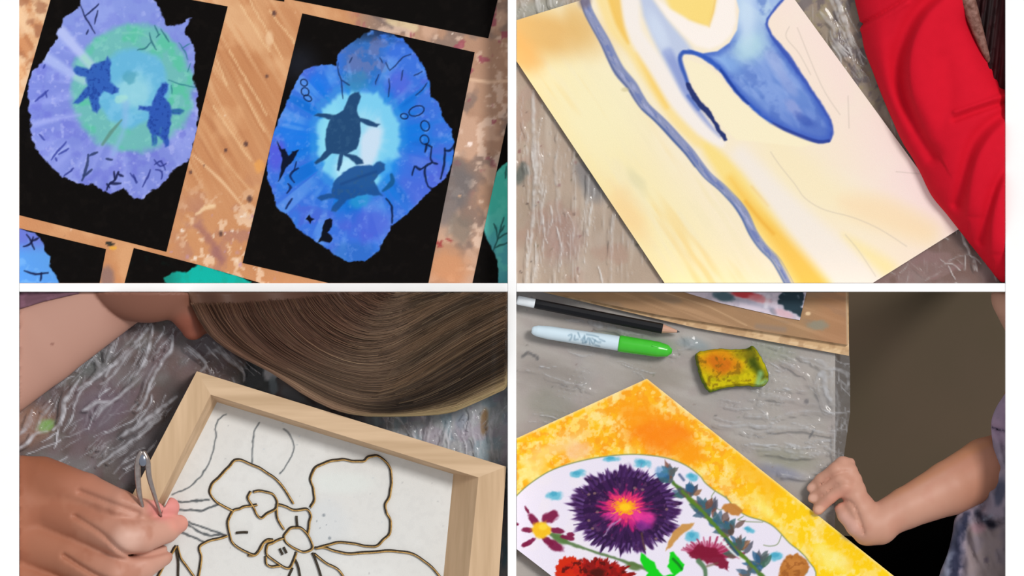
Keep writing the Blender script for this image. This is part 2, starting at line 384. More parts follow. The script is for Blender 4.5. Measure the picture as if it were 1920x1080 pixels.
TURT_B = [(310, 155), (316, 159), (312, 172), (307, 182), (319, 193), (322, 206), (338, 204), (344, 208), (336, 215), (322, 215), (320, 234), (316, 253), (318, 273), (309, 276), (306, 263), (295, 255), (294, 271), (286, 273), (285, 253), (276, 234), (280, 208), (260, 206), (260, 199), (284, 199), (289, 182), (297, 167), (303, 156)]
def cracks(p, L, col='#101c3c', w=2.2, a=.85):
    for q in L: p.line(q, [w * .8, w * 1.45, w * .9], col, 1.3, a, 3, 1.2)
def art_a(p):
    blacks(p); X, Y = p.X, p.Y; C0 = p.C.copy(); cx, cy = 248, 165; r = np.hypot(X - cx, (Y - cy) * .97); r = r + (fbm(X, Y, 30, 12) - .5) * 16
    ry = rays(p, cx, cy, 7, 5)
    p.C[:] = hx('#7e8bda'); p.splat(ss(.35, .8, ry) * .55, '#a3aef0'); p.splat(ss(.45, .75, fbm(X, Y, 18, 15)) * .5, '#6b70d2'); p.splat(ss(.6, .8, fbm(X, Y, 9, 71)) * .5, '#b7bdf2')
    p.splat(ss(170, 30, Y) * .35, '#93a9ea')
    p.splat(ss(124, 108, r) * .92, '#6cbcb4'); p.splat(ss(124, 104, r) * ss(.5, .75, fbm(X, Y, 24, 18)) * .8, '#58c2a0'); p.splat(ss(122, 104, r) * ss(.55, .7, fbm(X, Y, 10, 75)) * .5, '#86cfc4')
    p.splat(ss(76, 62, r) * .95, '#66b4dc'); p.splat(ss(74, 60, r) * ss(.5, .75, fbm(X, Y, 20, 22)) * .6, '#84c6e6')
    p.dot(250, 172, 34, 30, '#9cd6e0', .9, .75, 0, .3); p.dot(243, 145, 13, 12, '#4f9fb8', .8, .7, 0, .5); p.dot(226, 186, 12, 8, '#a8e0d4', .8, .7, 0, .4)
    p.line([(170, 122), (142, 90), (116, 60)], [15, 17, 20], '#b9c4f2', 6, .85); p.line([(158, 152), (125, 132), (86, 108)], [12, 16, 22], '#aebdf0', 6, .8); p.line([(168, 120), (158, 108)], 12, '#9fd8c6', 5, .8); p.line([(155, 152), (143, 145)], 10, '#98d4c4', 4, .7)
    p.line([(150, 215), (110, 222), (64, 232)], [4, 8, 10], '#a6b0ee', 5, .7); p.line([(128, 275), (100, 292)], [6, 10], '#a8b6f0', 5, .7); p.line([(236, 195), (232, 245), (212, 290)], [14, 9, 4], '#8fb8e6', 6, .55)
    p.line([(228, 225), (208, 248), (192, 271)], [3, 7, 5], '#5f8f84', 2, .85)
    th = np.arctan2(Y - 95, X - 250)
    p.line([(230, 62), (262, 62), (284, 74), (300, 92)], 3, '#86d2bc', 3, .5, 4)
    p.fill(TURT_A, '#2f5bb6', 3, .95, 2); p.fill(TURT_B, '#2c53b2', 3, .95, 2)
    sp = ss(.52, .66, fbm(X, Y, 5, 29)); tm = np.maximum(ss(1, -3, poly_sd(X, Y, TURT_A)), ss(1, -3, poly_sd(X, Y, TURT_B))); p.splat(sp * tm * .6, '#1d3d94')
    p.line([(302, 240), (300, 250)], 3, '#4488b0', 3, .5); p.line([(290, 256), (290, 272)], 6, '#3a86a8', 3, .6); p.line([(325, 209), (342, 209)], 6, '#2f7a94', 3, .6)
    cracks(p, [[(152, 12), (158, 28), (168, 45), (177, 62)], [(160, 30), (175, 17), (185, 8)], [(178, 45), (183, 20)], [(165, 56), (163, 64)]], '#1c2450', 2.6)
    cracks(p, [[(280, 62), (284, 78), (293, 94)], [(290, 48), (298, 65)], [(302, 55), (312, 70), (317, 78)], [(283, 80), (272, 90), (258, 94)], [(293, 70), (300, 64)]], '#2f6c7c', 2.2)
    cracks(p, [[(335, 80), (346, 95), (352, 112)], [(342, 90), (356, 82)], [(316, 150), (340, 158), (368, 164)], [(322, 160), (322, 175)], [(358, 118), (352, 135)], [(367, 60), (372, 45)]], '#2f7888', 1.8, .8)
    cracks(p, [[(90, 170), (80, 178), (66, 190)], [(85, 172), (88, 182)], [(82, 128), (84, 122)], [(74, 252), (84, 262)], [(96, 300), (108, 284), (124, 266)], [(104, 296), (106, 302)], [(110, 290), (128, 278)]], '#3b46a0', 3)
    cracks(p, [[(165, 290), (163, 310), (154, 338)], [(168, 292), (182, 286)], [(157, 330), (172, 318)], [(210, 300), (200, 298)]], '#2c3a66', 4)
    cracks(p, [[(200, 356), (206, 345), (216, 338), (222, 322)], [(206, 345), (226, 344)], [(216, 338), (214, 322)], [(222, 326), (230, 330)], [(200, 344), (206, 352)]], '#161c44', 3.4)
    cracks(p, [[(244, 326), (252, 335), (258, 342)], [(250, 328), (256, 344)], [(268, 350), (276, 332), (282, 318)], [(290, 300), (300, 312), (312, 306)], [(292, 318), (304, 322), (302, 336)], [(290, 308), (302, 302), (310, 318)], [(120, 330), (138, 316)]], '#2e3888', 2.6)
    m = ss(2.0, -1.5, poly_sd(X + (fbm(X, Y, 9, 61) - .5) * 9, Y + (fbm(X, Y, 9, 64) - .5) * 9, A_out))
    p.C = C0 + (p.C - C0) * m[:, None]
def clipto(P, x0, x1, y0, y1):
    def cut(P, ax, v, s):
        out = []
        for i in range(len(P)):
            a, b = P[i], P[(i + 1) % len(P)]; da, db = s * (a[ax] - v), s * (b[ax] - v)
            if da <= 0: out.append(a)
            if (da < 0) != (db < 0) and da != db: t = da / (da - db); out.append((a[0] + (b[0] - a[0]) * t, a[1] + (b[1] - a[1]) * t))
        return out
    for ax, v, s in ((0, x0, -1), (0, x1, 1), (1, y0, -1), (1, y1, 1)): P = cut(P, ax, v, s)
    return P
B1 = (36.6, 951.4, -55, 530.4)
G = 'turtle paintings on black paper'
def art(label, poly, paint, z=.6, th=.5, step=1.5, b=B1, group=G, cat='painting', name='painting', mat=None):
    o = painted(name, clipto(poly, *b), step, z + th, th, mat or paper, paint, side='#1c1816')
    return tag(o, label, cat, group)
art('black paper painting of two dark turtles on a lilac and green round burst', [(108, -46), (427, 12), (312, 472), (-17, 390)], art_a)
B_out = [(700, 56), (731, 60), (755, 75), (775, 96), (796, 128), (807, 156), (808, 181), (822, 190), (828, 216), (846, 242), (852, 265), (850, 290), (843, 318), (837, 333), (822, 345), (810, 355), (790, 374), (775, 390), (755, 408), (734, 423), (722, 447), (710, 469), (698, 482), (683, 489), (656, 491), (640, 486), (626, 477), (612, 464), (596, 455), (578, 443), (556, 428), (549, 412), (538, 400), (523, 393), (515, 378), (512, 360), (503, 340), (501, 320), (504, 282), (508, 262), (525, 219), (532, 205), (538, 190), (548, 168), (559, 146), (570, 132), (585, 125), (611, 121), (630, 122), (632, 104), (645, 92), (658, 84), (670, 72), (682, 62)]
TB1 = [(673, 172), (676, 182), (671, 198), (669, 208), (675, 221), (692, 225), (713, 234), (706, 238), (692, 236), (676, 229), (676, 250), (672, 268), (668, 280), (652, 288), (668, 292), (680, 300), (682, 306), (668, 309), (655, 296), (644, 291), (641, 310), (636, 321), (632, 319), (636, 290), (622, 288), (607, 301), (593, 308), (590, 304), (602, 292), (611, 282), (610, 262), (612, 242), (619, 224), (606, 221), (588, 216), (596, 212), (630, 215), (644, 206), (651, 190), (656, 180), (664, 173)]
TB2 = [(713, 303), (722, 308), (722, 318), (710, 328), (702, 339), (710, 355), (718, 367), (700, 366), (688, 364), (670, 368), (652, 374), (640, 388), (630, 398), (621, 396), (624, 385), (634, 374), (624, 371), (602, 376), (594, 371), (602, 365), (622, 363), (622, 354), (628, 338), (644, 322), (664, 311), (688, 309), (700, 311), (706, 304)]
def art_b(p):
    blacks(p, 4); p.splat(ss(60, 0, np.hypot(p.X - 560, (p.Y - 120) * 1)) * .5, '#2a3040'); C0 = p.C.copy(); X, Y = p.X, p.Y
    cx, cy = 672, 262; ry = rays(p, cx, cy, 5, 15); r = np.hypot((X - cx) / .88, Y - cy) + (ry - .5) * 20
    p.C[:] = hx('#3c72dc'); p.splat(ss(.55, .7, fbm(X, Y, 34, 16)) * .5, '#5263d4'); p.splat(ss(.5, .75, ry) * .6, '#2c84e4'); p.splat(ss(.55, .8, fbm(X, Y, 14, 19)) * .5, '#6a94ec')
    p.splat(ss(170, 120, r) * (.35 + .6 * ss(.45, .6, ry)), '#1878dc'); p.splat(ss(112, 100, r) * .5, '#3f9fe4'); p.splat(ss(96, 84, r) * .95, '#7fd0f0'); p.splat(ss(70, 40, r) * .6, '#a8def2')
    p.dot(694, 270, 18, 46, '#d4e0f2', .9, .8, 15, .4); p.dot(650, 320, 22, 26, '#c4ecfa', .9, .7, 0, .4); p.dot(618, 250, 16, 50, '#8fdcf2', .9, .7, 10, .3)
    p.splat(ss(180, 110, Y) * ss(60, 15, abs(X - 680 - (Y - 110) * .1)) * .8, '#3c6cb0'); p.splat(ss(170, 120, Y) * ss(60, 30, abs(X - 685)) * ss(.45, .6, fbm(X, Y, 16, 23)) * .7, '#6a78b0'); p.dot(668, 152, 26, 18, '#3a8ab0', .9, .6, 0, .3)
    p.dot(596, 160, 26, 22, '#1c78ec', .9, .6, 0, .4); p.dot(550, 255, 30, 36, '#1a7ae8', 1, .7, 0, .4); p.dot(782, 258, 30, 34, '#1478e0', 1, .75, 0, .4); p.splat(ss(.42, .28, ry) * ss(100, 125, r) * .5, '#6ca6ee'); p.splat(ss(.58, .72, ry) * ss(105, 125, r) * ss(200, 150, r) * .6, '#0f66cc'); p.dot(740, 320, 34, 20, '#1c84e8', .9, .6, 0, .4)
    p.dot(748, 155, 22, 24, '#5c66dc', 1, .7, 0, .3); p.dot(518, 290, 16, 30, '#5858dc', 1, .8, 0, .3); p.dot(690, 420, 44, 30, '#4f62d8', 1, .7, 0, .4); p.dot(790, 330, 40, 50, '#5468dc', 1, .6, 0, .4)
    p.dot(664, 475, 44, 20, '#2a6ac0', 1, .6, 0, .3); p.dot(676, 376, 22, 12, '#2a9ad0', .9, .7, -20, .3)
    p.splat(ss(.6, .75, fbm(X, Y, 9, 91)) * .3 * ss(70, 110, r), '#86a8f0')
    p.fill(TB2, '#1c4f92', 2.2, .93, 1.5); p.fill(TB1, '#1f4572', 2, .97, 1.2); tm = np.maximum(ss(1, -4, poly_sd(X, Y, TB1)), ss(1, -4, poly_sd(X, Y, TB2)))
    p.splat(ss(.55, .7, fbm(X, Y, 7, 26)) * tm * .45, '#345c84'); p.line([(640, 345), (675, 332), (705, 322)], 5, '#173f7c', 3, .5)
    p.line([(734, 328), (736, 340), (728, 350), (718, 358)], [6, 10, 4], '#15568e', 2, .9, 4)
    cracks(p, [[(730, 148), (730, 165), (728, 182)], [(731, 132), (742, 122), (756, 108), (770, 102)], [(731, 132), (724, 118)], [(718, 118), (712, 108)], [(780, 178), (792, 168), (800, 156)], [(756, 132), (752, 150)], [(776, 142), (792, 134)], [(634, 118), (634, 135), (640, 150), (643, 185)], [(655, 118), (660, 108)], [(710, 140), (704, 158)], [(640, 150), (655, 160)]], '#1a3060', 2)
    # chain-like loops
    def loop(x, y, rx, ry_, a, w_=2.4):
        t = np.linspace(0, 2 * math.pi, 14); c, s = math.cos(math.radians(a)), math.sin(math.radians(a))
        p.line(np.stack([x + rx * np.cos(t) * c - ry_ * np.sin(t) * s, y + rx * np.cos(t) * s + ry_ * np.sin(t) * c], 1), w_, '#10244e', 1.1, .9)
    loop(781, 208, 15, 9, -20); loop(758, 218, 7, 5, 10); loop(797, 236, 10, 8, 70); loop(796, 262, 9, 8, 60); loop(572, 172, 8, 7, 60); loop(577, 184, 8, 5, 30); loop(570, 155, 7, 6, 40)
    cracks(p, [[(810, 276), (807, 295), (810, 305), (798, 312), (797, 332), (803, 350)], [(797, 312), (788, 318), (778, 312), (773, 328)], [(810, 305), (820, 308)], [(834, 278), (833, 305), (826, 335)], [(852, 270), (843, 282), (834, 282)], [(800, 270), (797, 285)], [(797, 270), (810, 275)], [(803, 350), (816, 358)], [(724, 372), (733, 385), (736, 402), (735, 418)]], '#0c1a3c', 3.2)
    cracks(p, [[(524, 278), (533, 288)], [(556, 303), (552, 318), (544, 330), (551, 342)], [(540, 345), (545, 352), (538, 362)], [(548, 372), (542, 380), (536, 392)], [(548, 322), (560, 316)]], '#0e2254', 3)
    p.fill([(520, 264), (528, 278), (536, 280), (540, 292), (548, 284), (560, 280), (556, 290), (546, 304), (536, 316), (528, 330), (522, 342), (526, 318), (530, 300)], '#0b1228', 1.5, .97, 2)
    p.fill([(573, 411), (580, 402), (583, 408), (590, 411), (584, 414), (582, 420), (578, 414)], '#0a0f20', 1.2, 1); p.fill([(603, 432), (609, 414), (618, 408), (624, 412), (622, 425), (614, 436), (620, 440), (624, 448), (618, 456), (604, 452), (596, 456), (602, 444)], '#0a0d18', 1.4, .97, 2)
    m = ss(1.6, -1.4, poly_sd(X + (fbm(X, Y, 9, 66) - .5) * 7, Y + (fbm(X, Y, 9, 68) - .5) * 7, B_out)); m *= 1 - .6 * ss(90, 55, Y) * ss(.3, .6, fbm(X, Y, 12, 3))
    p.C = C0 + (p.C - C0) * m[:, None]
art('black paper painting of a long-necked turtle over another on bright blue', [(567, 25), (890, 98), (795, 572), (455, 493)], art_b)
art('plain black paper corner at the back, its painting out of view', [(545, -70), (950, -70), (933, 0), (917, 72), (550, 0), (541, -2)], lambda p: blacks(p, 8), step=4)
art('sliver of black paper between the two back sheets', [(350, -60), (537, -60), (533, 3), (455, -10)], lambda p: blacks(p, 9), step=4)
def art_c(p):
    blacks(p, 2); C0 = p.C.copy(); X, Y = p.X, p.Y; p.C[:] = hx('#5c9ce4'); p.splat(ss(480, 445, Y) * .8, '#6d70cc'); p.splat(ss(.5, .7, fbm(X, Y, 14, 5)) * .5, '#84bcec')
    cracks(p, [[(50, 440), (58, 452), (64, 468)], [(62, 445), (56, 458), (44, 462)], [(60, 452), (72, 446)], [(45, 508), (66, 514), (90, 512)], [(78, 512), (76, 526)]], '#14183a', 3)
    m = ss(1.5, -1.5, poly_sd(X + (fbm(X, Y, 9, 61) - .5) * 6, Y, [(20, 425), (38, 428), (52, 434), (65, 437), (76, 447), (82, 460), (84, 472), (95, 481), (92, 500), (104, 515), (112, 534), (20, 534)])); p.C = C0 + (p.C - C0) * m[:, None]
art('black paper painting in the front left corner showing a pale blue patch', [(20, 424), (199, 467), (184, 545), (0, 545)], art_c)
def art_d(p):
    blacks(p, 3); C0 = p.C.copy(); X, Y = p.X, p.Y; p.C[:] = hx('#12b2a4'); p.splat(ss(.5, .7, fbm(X, Y, 14, 5)) * .5, '#20a08c'); p.splat(ss(350, 312, X) * .7, '#1c7a6c')
    m = ss(2, -2, poly_sd(X + (fbm(X, Y, 9, 61) - .5) * 8, Y + (fbm(X, Y, 9, 62) - .5) * 8, [(374, 496), (445, 516), (470, 530), (450, 540), (312, 540), (308, 522), (322, 512), (346, 510), (362, 504)])); p.C = C0 + (p.C - C0) * m[:, None]
    p.splat(ss(.55, .8, fbm(X, Y, 26, 13)) * .3 * ss(360, 300, X), '#0c3a30')
art('black paper painting at the front with a turquoise patch', [(251, 465), (378, 498), (500, 534), (500, 560), (226, 560)], art_d)
def art_e(p):
    blacks(p, 5); C0 = p.C.copy(); X, Y = p.X, p.Y; p.C[:] = hx('#4cc4b0'); p.splat(ss(380, 470, Y) * .8, '#58a6b4'); p.splat(ss(.5, .7, fbm(X, Y, 18, 5)) * .5, '#6cd2c0')
    cracks(p, [[(925, 470), (933, 450), (940, 425), (944, 408)], [(933, 450), (930, 428), (926, 420)], [(934, 448), (952, 436)], [(928, 465), (938, 460), (952, 455)], [(938, 436), (946, 424)], [(949, 312), (948, 334)]], '#2a5a58', 2.6)
    m = ss(1.5, -1.5, poly_sd(X + (fbm(X, Y, 9, 61) - .5) * 5, Y, [(970, 290), (951, 304), (940, 312), (934, 318), (928, 335), (921, 352), (916, 372), (913, 390), (906, 412), (908, 430), (914, 450), (924, 468), (932, 488), (934, 510), (935, 545), (970, 545)])); p.C = C0 + (p.C - C0) * m[:, None]
art('black paper painting by the right partition with a mint green patch', [(950, 233), (990, 150), (990, 545), (883, 545)], art_e)

# ================================================================== BOOTH TWO: large watercolour under a red sleeve
def filmed(cols, g, seed):
    def f(p):
        X, Y = p.X, p.Y; p.C[:] = hx(cols[0]); p.splat(fbm(X, Y, 70, seed) * 1.6 - .5, cols[1]); p.splat(ss(.5, .75, st(X, Y, g, 120, 14, seed + 5)) * .7, cols[2]); p.splat(ss(.52, .7, fbm(X, Y, 40, seed + 9)) * .5, cols[3])
    return f
def table2(p):
    filmed(['#bca692', '#a8927c', '#cfbfae', '#b48c78'], 92, 120)(p); X, Y = p.X, p.Y
    q = ss(1540, 1600, X) * ss(250, 380, Y); p.splat(q * .9, '#7d5752'); p.splat(q * ss(.45, .65, fbm(X, Y, 30, 7)) * .7, '#8c6060'); p.splat(q * ss(.5, .6, fbm(X, Y, 50, 9)) * .8, '#6a4030')
    t = ss(1440, 1500, X) * ss(260, 160, Y); p.splat(t * .6, '#8a7862'); p.splat(t * ss(.5, .6, fbm(X, Y, 16, 17)) * .8, '#5c484c'); p.splat(t * ss(.6, .68, fbm(X, Y, 14, 19)) * .6, '#a89868')
    p.dot(1110, 335, 30, 48, '#74747a', .8, .7, -30, .3); p.dot(978, 325, 12, 18, '#3c4840', .8, .8, 10, .5); p.dot(1050, 440, 40, 45, '#a06c60', 1, .45, 0, .4)
    p.dot(1010, 20, 60, 22, '#a4a69a', 1, .8, -10, .3); specks(p, 40, 9, ['#5a3c2c', '#6a5c3c', '#8a5048'], (970, 1200, 200, 530), (1, 4))
worktable('greyish stained table under clear plastic film below the large watercolour', 960.2, 1930, -60, 538.4, wood, table2, [(1040, 20), (1850, 20), (1040, 470), (1850, 470)])

def film(label, poly, step, creases, amp, seed, cast, g=0, extra=None, base=.1, rnd=()):
    V, F, top = slab(poly, step, 0, 0)
    X, Y = V[:, 0], V[:, 1]
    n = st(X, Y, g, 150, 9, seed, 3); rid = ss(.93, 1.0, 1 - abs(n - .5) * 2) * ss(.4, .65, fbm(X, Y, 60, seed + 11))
    h = 2.2 + amp * fbm(X, Y, 60, seed + 3) * .4 + rid * amp * .5; milk_glint = base + rid * .3 + ss(.5, .8, fbm(X, Y, 50, seed + 6)) * .1
    q = random.Random(seed); L = []
    for P, w_, a, hh in creases:
        P = smooth(P, 4); L.append((P, w_ * .8, a, hh * .5))
        for k in range(2):                          # finer pleats running beside the fold
            o = np.array([q.uniform(-1, 1), q.uniform(-1, 1)]) * w_ * 2.2; i0 = q.randint(0, len(P) // 2); L.append((P[i0:i0 + max(4, len(P) // 2)] + o, w_ * .45, a * .7, hh * .5))
    for x0, x1, y0, y1, an, spd, n_, ln in rnd:
        for k in range(n_):
            x, y, t = q.uniform(x0, x1), q.uniform(y0, y1), math.radians(an + q.gauss(0, spd)); l = ln * q.uniform(.3, 1.2); bd_ = q.uniform(-.12, .12) * l; c, s_ = math.cos(t), math.sin(t)
            L.append((np.array([(x + c * l * v - s_ * bd_ * math.sin(math.pi * v), y + s_ * l * v + c * bd_ * math.sin(math.pi * v)) for v in np.linspace(0, 1, 6)]), q.uniform(.5, 1.8), q.choice([.25, .4, .6, 1.0]), .6))
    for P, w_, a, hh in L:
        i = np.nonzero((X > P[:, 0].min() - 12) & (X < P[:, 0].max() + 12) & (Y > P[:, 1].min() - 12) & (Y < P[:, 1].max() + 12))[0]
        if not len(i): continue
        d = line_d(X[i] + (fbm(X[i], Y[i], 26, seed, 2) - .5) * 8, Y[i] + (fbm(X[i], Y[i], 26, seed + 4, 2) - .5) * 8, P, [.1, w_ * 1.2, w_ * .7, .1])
        k = ss(w_ * .8 + 1.2, -.6, d); h[i] += ss(w_ + 5, 0, d) * hh; milk_glint[i] = np.maximum(milk_glint[i], k * a * (.25 + 1.1 * fbm(X[i], Y[i], 9, seed + 7, 2)))  # whiter opacity along folds and streaks paints in the film's highlights
    h = np.minimum(h, 8.6)
    if extra: h = extra(X, Y, h)
    V[:, 2] = h
    o = mesh('plastic_film', V, F, plastic_mat(), None, col=one(cast, len(V)), alpha=milk_glint, shade=True, closed=False)
    if sum(p_.normal.z for p_ in list(o.data.polygons)[:50]) < 0: o.data.flip_normals()
    return tag(o, label, 'plastic sheet')
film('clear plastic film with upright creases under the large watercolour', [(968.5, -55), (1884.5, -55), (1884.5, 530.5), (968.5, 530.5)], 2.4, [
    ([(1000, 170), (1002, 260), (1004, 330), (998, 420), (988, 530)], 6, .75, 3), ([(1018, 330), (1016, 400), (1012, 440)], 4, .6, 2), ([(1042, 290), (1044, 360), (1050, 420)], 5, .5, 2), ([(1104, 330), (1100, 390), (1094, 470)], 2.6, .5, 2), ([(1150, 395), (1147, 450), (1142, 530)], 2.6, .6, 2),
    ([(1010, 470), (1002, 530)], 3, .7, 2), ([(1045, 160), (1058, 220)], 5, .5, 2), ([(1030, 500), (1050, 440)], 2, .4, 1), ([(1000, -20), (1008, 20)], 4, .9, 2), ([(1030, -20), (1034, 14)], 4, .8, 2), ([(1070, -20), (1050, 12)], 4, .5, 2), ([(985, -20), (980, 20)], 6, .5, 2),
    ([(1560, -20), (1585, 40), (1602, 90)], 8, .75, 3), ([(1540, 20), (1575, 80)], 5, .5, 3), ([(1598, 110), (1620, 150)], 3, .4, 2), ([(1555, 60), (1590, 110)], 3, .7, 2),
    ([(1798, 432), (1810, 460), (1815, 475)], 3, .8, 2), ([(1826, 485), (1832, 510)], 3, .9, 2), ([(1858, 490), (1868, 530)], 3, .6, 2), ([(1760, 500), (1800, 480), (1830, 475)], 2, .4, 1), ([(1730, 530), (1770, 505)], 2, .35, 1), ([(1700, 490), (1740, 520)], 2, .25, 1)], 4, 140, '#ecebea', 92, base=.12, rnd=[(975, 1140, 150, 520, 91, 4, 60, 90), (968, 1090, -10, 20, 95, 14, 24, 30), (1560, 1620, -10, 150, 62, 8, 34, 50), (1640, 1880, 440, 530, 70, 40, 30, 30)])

def blend_path(p, P, w_, col, soft, a, sm=5, wob=0): p.line(P, w_, col, soft, a, sm, wob)
OUT = [(1473, -6), (1458, 10), (1447, 24), (1438, 44), (1446, 66), (1462, 86), (1476, 104), (1491, 125), (1504, 144), (1517, 164), (1530, 182), (1542, 200), (1553, 219), (1559, 236), (1560, 252), (1554, 264), (1535, 266), (1504, 257), (1465, 240), (1445, 230), (1429, 217), (1403, 194), (1385, 176), (1371, 158), (1361, 144), (1351, 131), (1338, 120), (1325, 110), (1312, 103), (1299, 99), (1282, 98), (1275, 108), (1278, 124), (1284, 140), (1290, 158), (1299, 177), (1312, 195), (1330, 214), (1345, 238), (1360, 261)]
def art_f(p):
    X, Y = p.X, p.Y; u = (X - 969) * .83 + (Y - 115) * -.555      # distance from the long lower left edge
    p.C[:] = hx('#f4e6cc'); p.splat(ss(330, 520, u) * .9, '#f6e1da'); p.splat(ss(.45, .7, fbm(X, Y, 90, 5)) * .4, '#f4ead6'); p.splat(ss(190, 60, u) * .9, '#f4e6b4'); p.splat(ss(.5, .7, st(X, Y, 56, 120, 16, 8)) * .6 * ss(240, 120, u), '#f0e3bd')
    p.splat(ss(1560, 1800, X) * ss(200, 330, Y) * ss(460, 330, Y) * .5, '#f5dce2')
    p.splat(ss(.55, .8, st(X, Y, 56, 150, 20, 18)) * .7 * ss(200, 60, u) * ss(.3, .6, fbm(X, Y, 90, 77)), '#f2d28c'); p.splat(ss(34, 6, u) * .55, '#f6e3a8')
    p.dot(1018, 62, 110, 42, '#e2b168', 1.3, .85, 10, .15); p.dot(978, 100, 42, 26, '#eeb568', 1.3, .8, 40, .2); p.dot(1088, 50, 22, 50, '#e0b46c', 1.2, .6, -20, .2); p.dot(1180, 400, 24, 60, '#f4cf94', 1.4, .7, -35, .3); p.dot(1195, 340, 10, 30, '#dcd4ac', 1.3, .6, -35, .3)
    p.dot(1130, 190, 80, 90, '#f5ecc4', 1.5, .6, 0, .2)
    # right, yellow drifts
    blend_path(p, [(1440, 250), (1500, 330), (1580, 380), (1660, 410), (1740, 440)], [40, 80, 60, 50, 40], '#f5e6c0', 30, .8); p.fill([(1580, 370), (1660, 372), (1745, 420), (1735, 452), (1660, 430), (1590, 400)], '#f6dcb6', 22, .8, sm=4); p.fill([(1580, 440), (1640, 470), (1680, 500), (1650, 520), (1610, 480)], '#f5e3a4', 14, .8, sm=4)
    # band between the river and the white band
    blend_path(p, [(1130, -10), (1155, 50), (1190, 90), (1225, 150), (1270, 220), (1310, 262)], [30, 34, 34, 30, 28], '#f7dd98', 8, .9)
    blend_path(p, [(1150, -10), (1162, 40), (1178, 80)], [26, 18, 5], '#f1c25c', 5, .85); blend_path(p, [(1195, 100), (1228, 160), (1250, 200)], [5, 14, 8], '#f6cf70', 7, .9)
    blend_path(p, [(1325, 275), (1375, 335), (1420, 395), (1470, 460), (1530, 540)], [20, 44, 52, 56, 62], '#f7dc86', 10, .95); blend_path(p, [(1370, 335), (1410, 390), (1445, 430), (1480, 470), (1530, 540)], [8, 20, 30, 38, 50], '#f4c252', 14, .85); blend_path(p, [(1398, 378), (1424, 410), (1450, 438)], 5, '#e9aa3c', 5, .7); blend_path(p, [(1410, 350), (1440, 385)], 4, '#eeb648', 4, .5)
    # pale lilac band
    blend_path(p, [(1182, -10), (1190, 60), (1232, 125), (1275, 190), (1320, 240), (1352, 268)], [36, 28, 34, 38, 34, 14], '#f3ebe6', 7, .95); blend_path(p, [(1390, 290), (1440, 350), (1500, 420), (1560, 480), (1620, 540)], [30, 40, 60, 70, 80], '#f0e7de', 16, .9)
    # pale blue wash running down beside it
    p.fill([(1198, -12), (1206, 30), (1222, 68), (1240, 105), (1262, 145), (1282, 180), (1305, 206), (1299, 177), (1284, 140), (1275, 108), (1282, 96), (1300, 96), (1284, 74), (1258, 44), (1240, 20), (1218, -12)], '#bcc8e4', 7, .95); blend_path(p, [(1252, 98), (1268, 130), (1284, 165), (1304, 200), (1328, 232), (1350, 256)], [18, 18, 16, 12, 7, 3], '#8797d0', 6, .8)
    p.dot(1235, 60, 12, 40, '#d4e0f2', 1.2, .6, -25)
    p.fill([(1240, -20), (1256, 18), (1292, 38), (1330, 50), (1338, 22), (1346, -20)], '#f7dc8a', 6, .95); p.dot(1315, 24, 20, 24, '#f4cf66', 1.4, .8); p.line([(1330, 50), (1337, 24), (1342, -8)], 3, '#eebc50', 3, .6)
    p.fill([(1222, -10), (1255, 16), (1290, 38), (1330, 51), (1340, 24), (1350, -12), (1378, -12), (1380, 40), (1372, 64), (1352, 84), (1330, 92), (1305, 86), (1282, 66), (1250, 32)], '#f9f0ea', 5, .93) ; p.fill([(1244, -20), (1262, 16), (1294, 34), (1326, 46), (1334, 18), (1340, -20)], '#f8da80', 4, .95)
    # the blue form
    body_ = OUT[:30] + [(1290, 92), (1318, 100), (1345, 96), (1368, 80), (1382, 56), (1386, 20), (1378, -12)]
    m = ss(2.2, -2.2, poly_sd(X, Y, body_)); C0 = p.C.copy()
    p.C[:] = hx('#6a8cd2'); p.splat(ss(150, 10, Y) * .9, '#b9d2ea'); p.splat(ss(.45, .7, st(X, Y, 50, 60, 18, 33)) * .6, '#93aee6'); p.splat(ss(.5, .7, fbm(X, Y, 26, 37)) * .6, '#5273c2')
    p.dot(1405, 88, 34, 26, '#b5d8e4', 1.3, .85, -30, .2); p.dot(1400, 30, 16, 50, '#cfe2f4', 1.4, .7); p.dot(1360, 120, 30, 16, '#8fb6ea', 1.3, .7, 20); p.splat(ss(170, 250, Y) * .45, '#4a68c0'); p.dot(1490, 205, 20, 10, '#93a2da', 1, .8, 50, .4); p.dot(1455, 120, 12, 30, '#a3b4e2', 1.1, .7, -28, .3); p.dot(1478, 160, 10, 24, '#9aabdf', 1.1, .6, -32, .3); p.dot(1510, 225, 22, 8, '#3a55b0', 1, .6, 30, .4)
    e = poly_sd(X, Y, body_); rim = ss(-16, -2, e) * ss(30, 120, Y + ss(1430, 1480, X) * 90); p.splat(rim * .65, '#3a5cc0'); p.C = C0 + (p.C - C0) * m[:, None]
    p.line(OUT[:16], [5, 4, 9, 6, 5, 5], '#3a55b4', 2.4, .95, 3, 1.5); p.line(OUT[15:20], [6, 8, 6], '#2a4098', 2, .95, 3); p.line(OUT[19:31], [6, 6, 7, 8, 9, 8, 6], '#2d57bc', 2.6, .95, 3, 1.5); p.line(OUT[21:26], [4, 5, 4], '#1d3a94', 2, .8, 3); p.line(OUT[29:35], [6, 8, 8, 6], '#3457b2', 3, .95, 3); p.line(OUT[34:], [7, 12, 11, 8, 7], '#22306c', 1.8, .98, 3, 2); p.line([(1290, 180), (1310, 205)], 6, '#4a68b8', 3, .7)
    p.fill([(1282, 112), (1292, 112), (1320, 122), (1345, 140), (1368, 170), (1395, 196), (1430, 222), (1470, 246), (1530, 270), (1500, 276), (1440, 268), (1380, 262), (1355, 238), (1335, 208), (1312, 184), (1300, 160), (1290, 135)], '#f7ecca', 3, .85)
